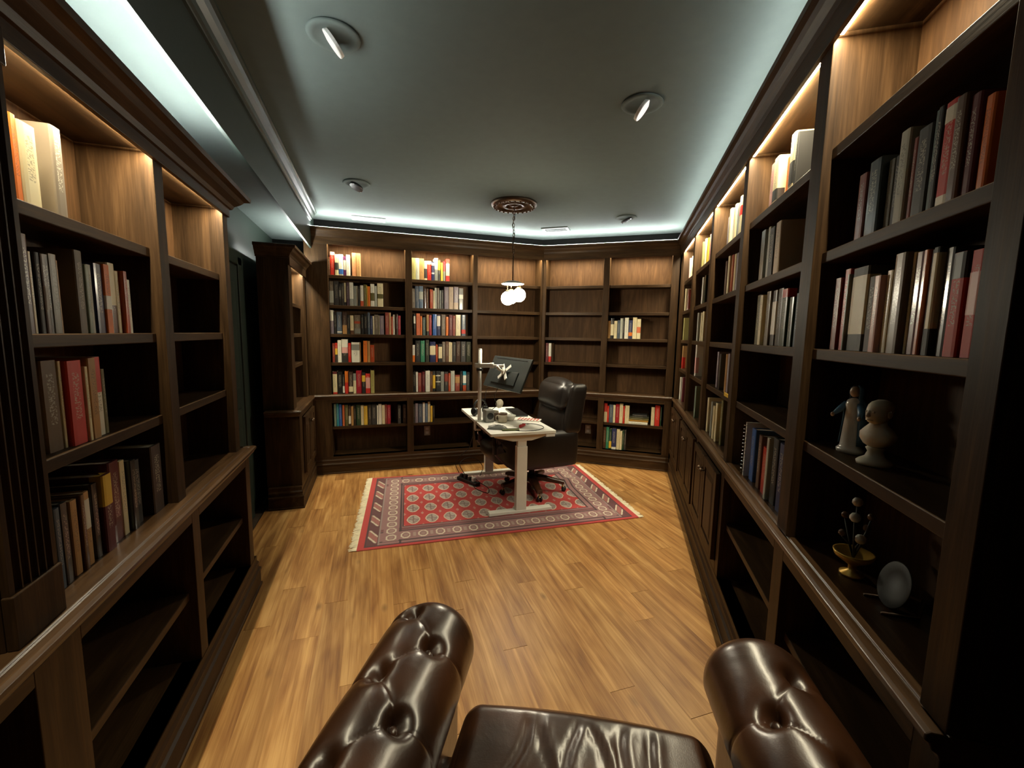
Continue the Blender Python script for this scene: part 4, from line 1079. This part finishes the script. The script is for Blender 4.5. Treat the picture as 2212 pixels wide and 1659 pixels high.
def weld(o, d=.0008):
    bm = bmesh.new(); bm.from_mesh(o.data); bmesh.ops.remove_doubles(bm, verts=bm.verts, dist=d); bmesh.ops.recalc_face_normals(bm, faces=bm.faces); bm.to_mesh(o.data); bm.free(); o.data.shade_smooth(); return o
lean = lambda q: Vector((q.x+(q.z-.62)*.15, q.y, q.z))
weld(rbox(-.47, .17, -.235, .235, .36, .52, .05, .02).build('seat', 'leather_dark', oc))
weld(rbox(.15, .31, -.26, .26, .46, .86, .07, .03, fn=lean).build('backrest', 'leather_dark', oc))
weld(rbox(.115, .30, -.26, .26, .83, 1.10, .075, .035, fn=lean).build('headrest', 'leather_dark', oc))
weld(rbox(.24, .345, -.30, .30, .40, 1.08, .05, .01, fn=lean).build('back_shell', 'leather_dark', oc))
for s_ in (-1, 1):
    def sidefn(q, s_=s_):
        z = q.z
        if q.x < -.32: z = z+(.60-z)*0+ (-.32-q.x)*.9*(1 if q.z < .5 else -.25)
        return Vector((q.x, q.y, z))
    y0, y1 = (.235, .325) if s_ > 0 else (-.325, -.235)
    weld(rbox(-.50, .34, y0, y1, .315, .655, .04, .008, fn=sidefn).build('arm_panel', 'leather_dark', oc))
    yw0, yw1 = (.24, .325) if s_ > 0 else (-.325, -.24)
    weld(rbox(.185, .36, yw0, yw1, .62, 1.09, .04, .006, fn=lean).build('wing', 'leather_dark', oc))
MB().tube([(.005, 0, .13), (.005, 0, .37)], .03, 14).build('gas_column', 'black_plastic', oc, smooth=True)
MB().box(-.11, .13, -.1, .1, .325, .36).build('tilt_plate', 'black_plastic', oc, bevel=.006)
for k in range(5):
    a = math.radians(-28+72*k); c_, s2 = math.cos(a), math.sin(a)
    mb = MB(); P = [(.0, .14, .045, .030), (.12, .135, .036, .026), (.24, .112, .030, .020), (.33, .098, .028, .016)]
    mb.loft([[(r_*c_-wy*s2*sy, r_*s2+wy*c_*sy, z+hz*sz) for sy, sz in ((-1, -1), (1, -1), (1, .6), (.5, 1), (-.5, 1), (-1, .6))] for r_, z, wy, hz in P])
    lg = mb.build('leg', 'chair_wood', oc, bevel=.004)
    cx, cy = .315*c_, .315*s2
    cs = MB().tube([(cx, cy, .05), (cx, cy, .088)], .008, 8).build('caster_stem', 'brass', lg, smooth=True)
    q = MB()
    for off in (-.014, .014):
        t_ = MB().lathe([(0, -.009), (.018, -.009), (.0235, -.004), (.0235, .004), (.018, .009), (0, .009)], 16)
        q.f += [tuple(i+len(q.v) for i in f) for f in t_.f]; q.v += [(cx+.012*c_+p[0]*c_-(p[2]+off)*s2, cy+.012*s2+p[0]*s2+(p[2]+off)*c_, .0322+p[1]) for p in t_.v]
    q.build('caster_wheel', 'black_plastic', lg, smooth=True)
    MB().sphere((cx+.004*c_, cy+.004*s2, .047), .017, 10, sz=.7).build('caster_hood', 'brass', lg, smooth=True)

# ------------------------------------------------------------------ tufted armchair in the foreground
FH = math.atan2(.447, .894)                    # it looks along (.447,.894)
ac = thing('tufted_armchair', (0.045, -.025, 0), -FH, 'glossy dark brown leather armchair with deep buttoned rolled arms', 'armchair')
LF = 1.225                                     # front of the arms, along the seat direction (local y)
RA = .124; ZA = .606; HB = .085                # arm roll radius, height of its centre, half thickness of the panel below
def arm_profile(n):
    """inner foot -> up the inner face -> round the roll -> under the outer lip -> down the outer face; (x outward, z, nx, nz)"""
    P = []
    for i in range(10): P.append((-.075, .20+(ZA-.20-.02)*i/10))
    for i in range(49):
        a = PI+math.radians(10)-math.radians(240)*i/48; P.append((RA*1.06*math.cos(a)+.012, ZA+RA*math.sin(a)))
    for i in range(1, 11): P.append((.062, ZA-.11-(ZA-.11-.10)*i/10))
    # resample evenly
    L_ = [0]
    for a, b_ in zip(P, P[1:]): L_.append(L_[-1]+math.hypot(b_[0]-a[0], b_[1]-a[1]))
    out = []; k = 0
    for i in range(n+1):
        s_ = L_[-1]*i/n
        while k < len(L_)-2 and L_[k+1] < s_: k += 1
        t = (s_-L_[k])/max(1e-9, L_[k+1]-L_[k]); out.append((P[k][0]*(1-t)+P[k+1][0]*t, P[k][1]*(1-t)+P[k+1][1]*t, s_))
    return out
NT, NS = 190, 190
prof = arm_profile(NT)
nrm = []
for i in range(NT+1):
    a, b_ = prof[max(0, i-2)], prof[min(NT, i+2)]; dx, dz = b_[0]-a[0], b_[1]-a[1]; l = math.hypot(dx, dz); nrm.append((-dz/l, dx/l))
def s_at(ang):                                  # arc position of an angle on the roll
    best = min(range(NT+1), key=lambda i: (prof[i][0]-(.012+RA*1.06*math.cos(ang)))**2+(prof[i][1]-(ZA+RA*math.sin(ang)))**2); return prof[best][2]
S_IN, S_OUT, S_LIP = s_at(math.radians(116)), s_at(math.radians(66)), s_at(math.radians(-30)); S_LOW = s_at(math.radians(185))
def seg_d(p, a, b_):
    ax, ay = a; bx_, by = b_; dx, dy = bx_-ax, by-ay; t = max(0, min(1, ((p[0]-ax)*dx+(p[1]-ay)*dy)/(dx*dx+dy*dy+1e-12))); return math.hypot(p[0]-ax-t*dx, p[1]-ay-t*dy), t
def make_arm(side, shift):
    step = .23; bi = [(1.02-shift-step*k, S_IN) for k in range(5)]; bo = [(1.135-shift-step*k, S_OUT) for k in range(5)]
    btn = bi+bo; seg = []
    for k in range(5):
        seg.append((bo[k], bi[k]))
        if k+1 < 5: seg.append((bi[k], bo[k+1]))
        seg.append((bo[k], (bo[k][0]+.0, S_LIP))); seg.append((bi[k], (bi[k][0], S_LOW)))
    y0 = .05; CR_ = .085
    def disp(y, s_):
        d = 0
        for b_ in btn:
            r2 = (y-b_[0])**2+(s_-b_[1])**2
            if r2 < .04: d += .034*math.exp(-r2/.0007)+.007*math.exp(-r2/.0045)
        for a, b_ in seg:
            if abs(y-(a[0]+b_[0])/2) > .2: continue
            q, t = seg_d((y, s_), a, b_); d += (.0042*math.exp(-(q/.004)**2)+.0028*math.exp(-(q/.018)**2))*(1-.45*t if b_[1] in (S_LIP, S_LOW) else 1)
        return d-.006
    rings = []
    ys = [(y0+(LF-CR_-y0)*i/NS, 0) for i in range(NS+1)]+[(LF-CR_+CR_*math.sin(p), CR_*(1-math.cos(p))) for p in [PI/2*i/30 for i in range(1, 31)]]
    for y, ins in ys:
        ring_ = []
        for i in range(NT+1):
            x, z, s_ = prof[i]; n = nrm[i]; dd = disp(y, s_) if S_LOW-.08 < s_ < S_LIP+.1 else -.0
            k = ins+dd
            if z < .45: k = min(k, .055)
            ring_.append((side*(x-n[0]*(-k) if False else x-n[0]*k), y, z-n[1]*k))
        rings.append(ring_)
    last = rings[-1]
    for f in (.66, .33, 0.03):
        rings.append([(p[0]*f+side*.0*(1-f), LF+.002*(1-f), min(p[1+1], ZA)*(1-f)*0+(p[2]*f+(min(max(p[2], .15), ZA))*(1-f))) for p in last])
    mb = MB(); mb.loft(rings, closed=False)
    return mb, btn, disp
def buttons(parent, side, btn, dx):
    bm_ = MB().sphere((0, 0, 0), .013, 12, sz=.55).mesh('button'); bm_.materials.append(M['leather_brown']); bm_.shade_smooth()
    for y, s_ in btn:
        i = min(range(NT+1), key=lambda i: abs(prof[i][2]-s_)); x, z, _ = prof[i]; n = nrm[i]
        o = D.objects.new('button', bm_); COL.objects.link(o); o.parent = parent; k = .037
        o.location = (side*(x-n[0]*k), y, z-n[1]*k); o.rotation_euler = (0, side*math.atan2(n[0], n[1]), 0)
for side, shift in ((-1, .0), (1, .075)):
    mb, btn, _ = make_arm(side, shift); o = mb.build('arm', 'leather_brown', ac, smooth=True); o.location = (side*.452, 0, 0)
    buttons(o, side, btn, 0)
# seat cushion with creased front
def cush(q):
    x, y, z = q
    if z > .42:
        f = 1
        for k, (cx, a, wd) in enumerate(((-.16, .25, .010), (-.10, -.15, .012), (-.03, .1, .011), (.03, -.3, .010), (.10, .2, .012), (.17, -.1, .010))):
            q_ = x-cx-a*(y-1.0)-.012*math.sin(y*21+k*2)
            z -= .006*math.exp(-(q_/wd)**2)*min(1, max(0, (1.085-y)/.05)); z += min(1, max(0, (1.085-y)/.05))*.004*math.exp(-((q_-.02)/.014)**2)
        z += .018*(1-(x/.33)**2)
    return Vector((x, y, z))
weld(rbox(-.335, .335, .36, 1.12, .33, .485, .05, .012, n=90, fn=cush).build('seat_cushion', 'leather_brown', ac))
weld(rbox(-.40, .40, .20, 1.08, .10, .335, .03, .004, n=14).build('seat_base', 'leather_brown', ac))
weld(rbox(-.56, .56, .02, .26, .12, .70, .10, .02, n=16).build('backrest', 'leather_brown', ac))
for x, y in ((-.46, 1.06), (.46, 1.06), (-.46, .12), (.46, .12)):
    MB().lathe([(0, 0), (.022, 0), (.03, .03), (.034, .07), (.03, .105), (0, .105)], 14, (x, y, 0)).build('leg', 'chair_wood', ac, smooth=True)

# ------------------------------------------------------------------ figures on the right-hand shelves
fg = thing('robed_figurine', tuple(W('R', -1.475, .10, 1.2136)), RUN['R'][1]+.45, 'small painted figurine in white robe and blue mantle', 'figurine')
MB().lathe([(0, 0), (.036, 0), (.038, .010), (.033, .014), (.029, .02), (.026, .06), (.023, .10), (.021, .13), (.024, .145), (.020, .158), (.010, .164), (0, .166)], 24, sx=1, sy=.8).build('robe', 'glaze_white', fg, smooth=True)
mn_ = MB()
def mantle(a, b_):
    an = math.radians(20+320*a-70); zz_ = .03+.175*b_; r_ = (.033, .031, .029, .029, .026, .020, .021, .017)[min(7, int(b_*7.99))]
    return (r_*math.cos(an), .004+r_*.9*math.sin(an), zz_)
rings = []
for zz_, r_ in ((.025, .036), (.06, .033), (.10, .030), (.13, .030), (.15, .027), (.165, .017), (.178, .019), (.194, .018), (.203, .009)):
    rings.append([(r_*math.cos(math.radians(-35+250*k/20)), .004+r_*.85*math.sin(math.radians(-35+250*k/20)), zz_) for k in range(21)]+[((r_-.003)*math.cos(math.radians(-35+250*k/20)), .004+(r_-.003)*.85*math.sin(math.radians(-35+250*k/20)), zz_) for k in range(20, -1, -1)])
mn_.loft(rings).build('mantle', 'glaze_blue', fg, smooth=True)
MB().sphere((0, -.002, .184), .0145, 14, sx=.9, sz=1.15).build('head', 'skin_glaze', fg, smooth=True)
for s_ in (-1, 1):
    MB().tube([(s_*.020, -.004, .148), (s_*.034, -.014, .125), (s_*.040, -.026, .112)], [.009, .009, .005], 8).build('sleeve', 'glaze_blue', fg, smooth=True)
    MB().sphere((s_*.041, -.029, .110), .0055, 8, sz=1.3).build('hand', 'skin_glaze', fg, smooth=True)
bu = thing('portrait_bust', tuple(W('R', -1.345, .10, 1.2136)), RUN['R'][1]+.35, 'cream plaster portrait bust of a bald man in a toga', 'bust')
MB().lathe([(0, 0), (.038, 0), (.040, .008), (.034, .014), (.022, .022), (.017, .036), (.022, .046), (.014, .052), (0, .053)], 24).build('socle', 'plaster', bu, smooth=True)
def bustring(z, rx, ry, cy, n=24): return [(rx*math.cos(2*PI*k/n)*(1+.03*math.sin(3*2*PI*k/n+z*40)), cy+ry*math.sin(2*PI*k/n), z) for k in range(n)]
MB().loft([bustring(*q) for q in ((.050, .018, .016, 0), (.056, .030, .024, 0), (.070, .044, .030, .002), (.085, .047, .030, .004), (.098, .036, .025, .004), (.106, .026, .022, .002), (.112, .019, .019, 0), (.122, .018, .018, -.001))]).build('draped_shoulders', 'plaster', bu, smooth=True)
hd = MB().loft([bustring(*q) for q in ((.112, .012, .012, -.004), (.118, .019, .021, -.006), (.128, .0235, .026, -.006), (.140, .0265, .029, -.003), (.152, .0275, .031, .001), (.163, .026, .030, .003), (.172, .020, .024, .004), (.178, .009, .011, .004))])
hd.build('head', 'plaster', bu, smooth=True)
MB().loft([[(-.003, -.030, .150), (.003, -.030, .150), (0, -.034, .149)], [(-.006, -.031, .135), (.006, -.031, .135), (0, -.041, .134)], [(-.004, -.029, .131), (.004, -.029, .131), (0, -.033, .130)]]).build('nose', 'plaster', bu, smooth=True)
MB().tube([(-.010, -.0275, .124), (0, -.0325, .1245), (.010, -.0275, .124)], .0022, 6).build('mouth', 'plaster', bu, smooth=True)
for s_ in (-1, 1):
    MB().sphere((s_*.010, -.027, .146), .004, 8).build('eye', 'plaster', bu, smooth=True); MB().sphere((s_*.027, .003, .142), .008, 8, sx=.4, sz=1.3).build('ear', 'plaster', bu, smooth=True)
fv = thing('flower_ornament', tuple(W('R', -1.39, .10, .8686)), RUN['R'][1], 'small gold footed bowl with a spray of pale buds in the dark ledge bay', 'ornament')
MB().lathe([(0, 0), (.03, 0), (.03, .006), (.010, .015), (.010, .03), (.045, .055), (.05, .07), (.046, .07), (.01, .04), (0, .04)], 20).build('footed_bowl', 'gold_leaf', fv, smooth=True)
for k in range(7):
    a = k*.9; x, y = .05*math.cos(a)*(.5+.1*k), .03*math.sin(a); hz = .11+.022*(k*3 % 5)
    sm_ = MB().tube([(0, 0, .05), (x*.4, y*.4, .09), (x, y, hz)], .0025, 5).build('stem', 'dark_ceramic', fv, smooth=True)
    MB().sphere((x, y, hz+.010), .014 if k % 3 == 0 else .010, 10).build('bud', 'glaze_white' if k % 3 == 0 else 'ceramic_brown', sm_, smooth=True)
pt_ = thing('display_plate', tuple(W('R', -1.24, .13, .8686)), RUN['R'][1], 'dark ceramic plate propped on a small stand in the ledge bay', 'plate')
q = MB().lathe([(0, .004), (.035, .004), (.058, .010), (.060, .008), (.036, 0), (0, 0)], 32); q.v = [(p[0], -p[2]*.96+p[1]*.28, .062+p[1]*.96) for p in q.v]; q.build('dish', 'dark_ceramic', pt_, smooth=True)
MB().tube([(-.04, -.05, .002), (-.04, .03, .004), (-.03, .04, .05)], .004, 6).tube([(.04, -.05, .002), (.04, .03, .004), (.03, .04, .05)], .004, 6).build('easel', 'bronze', pt_, smooth=True)
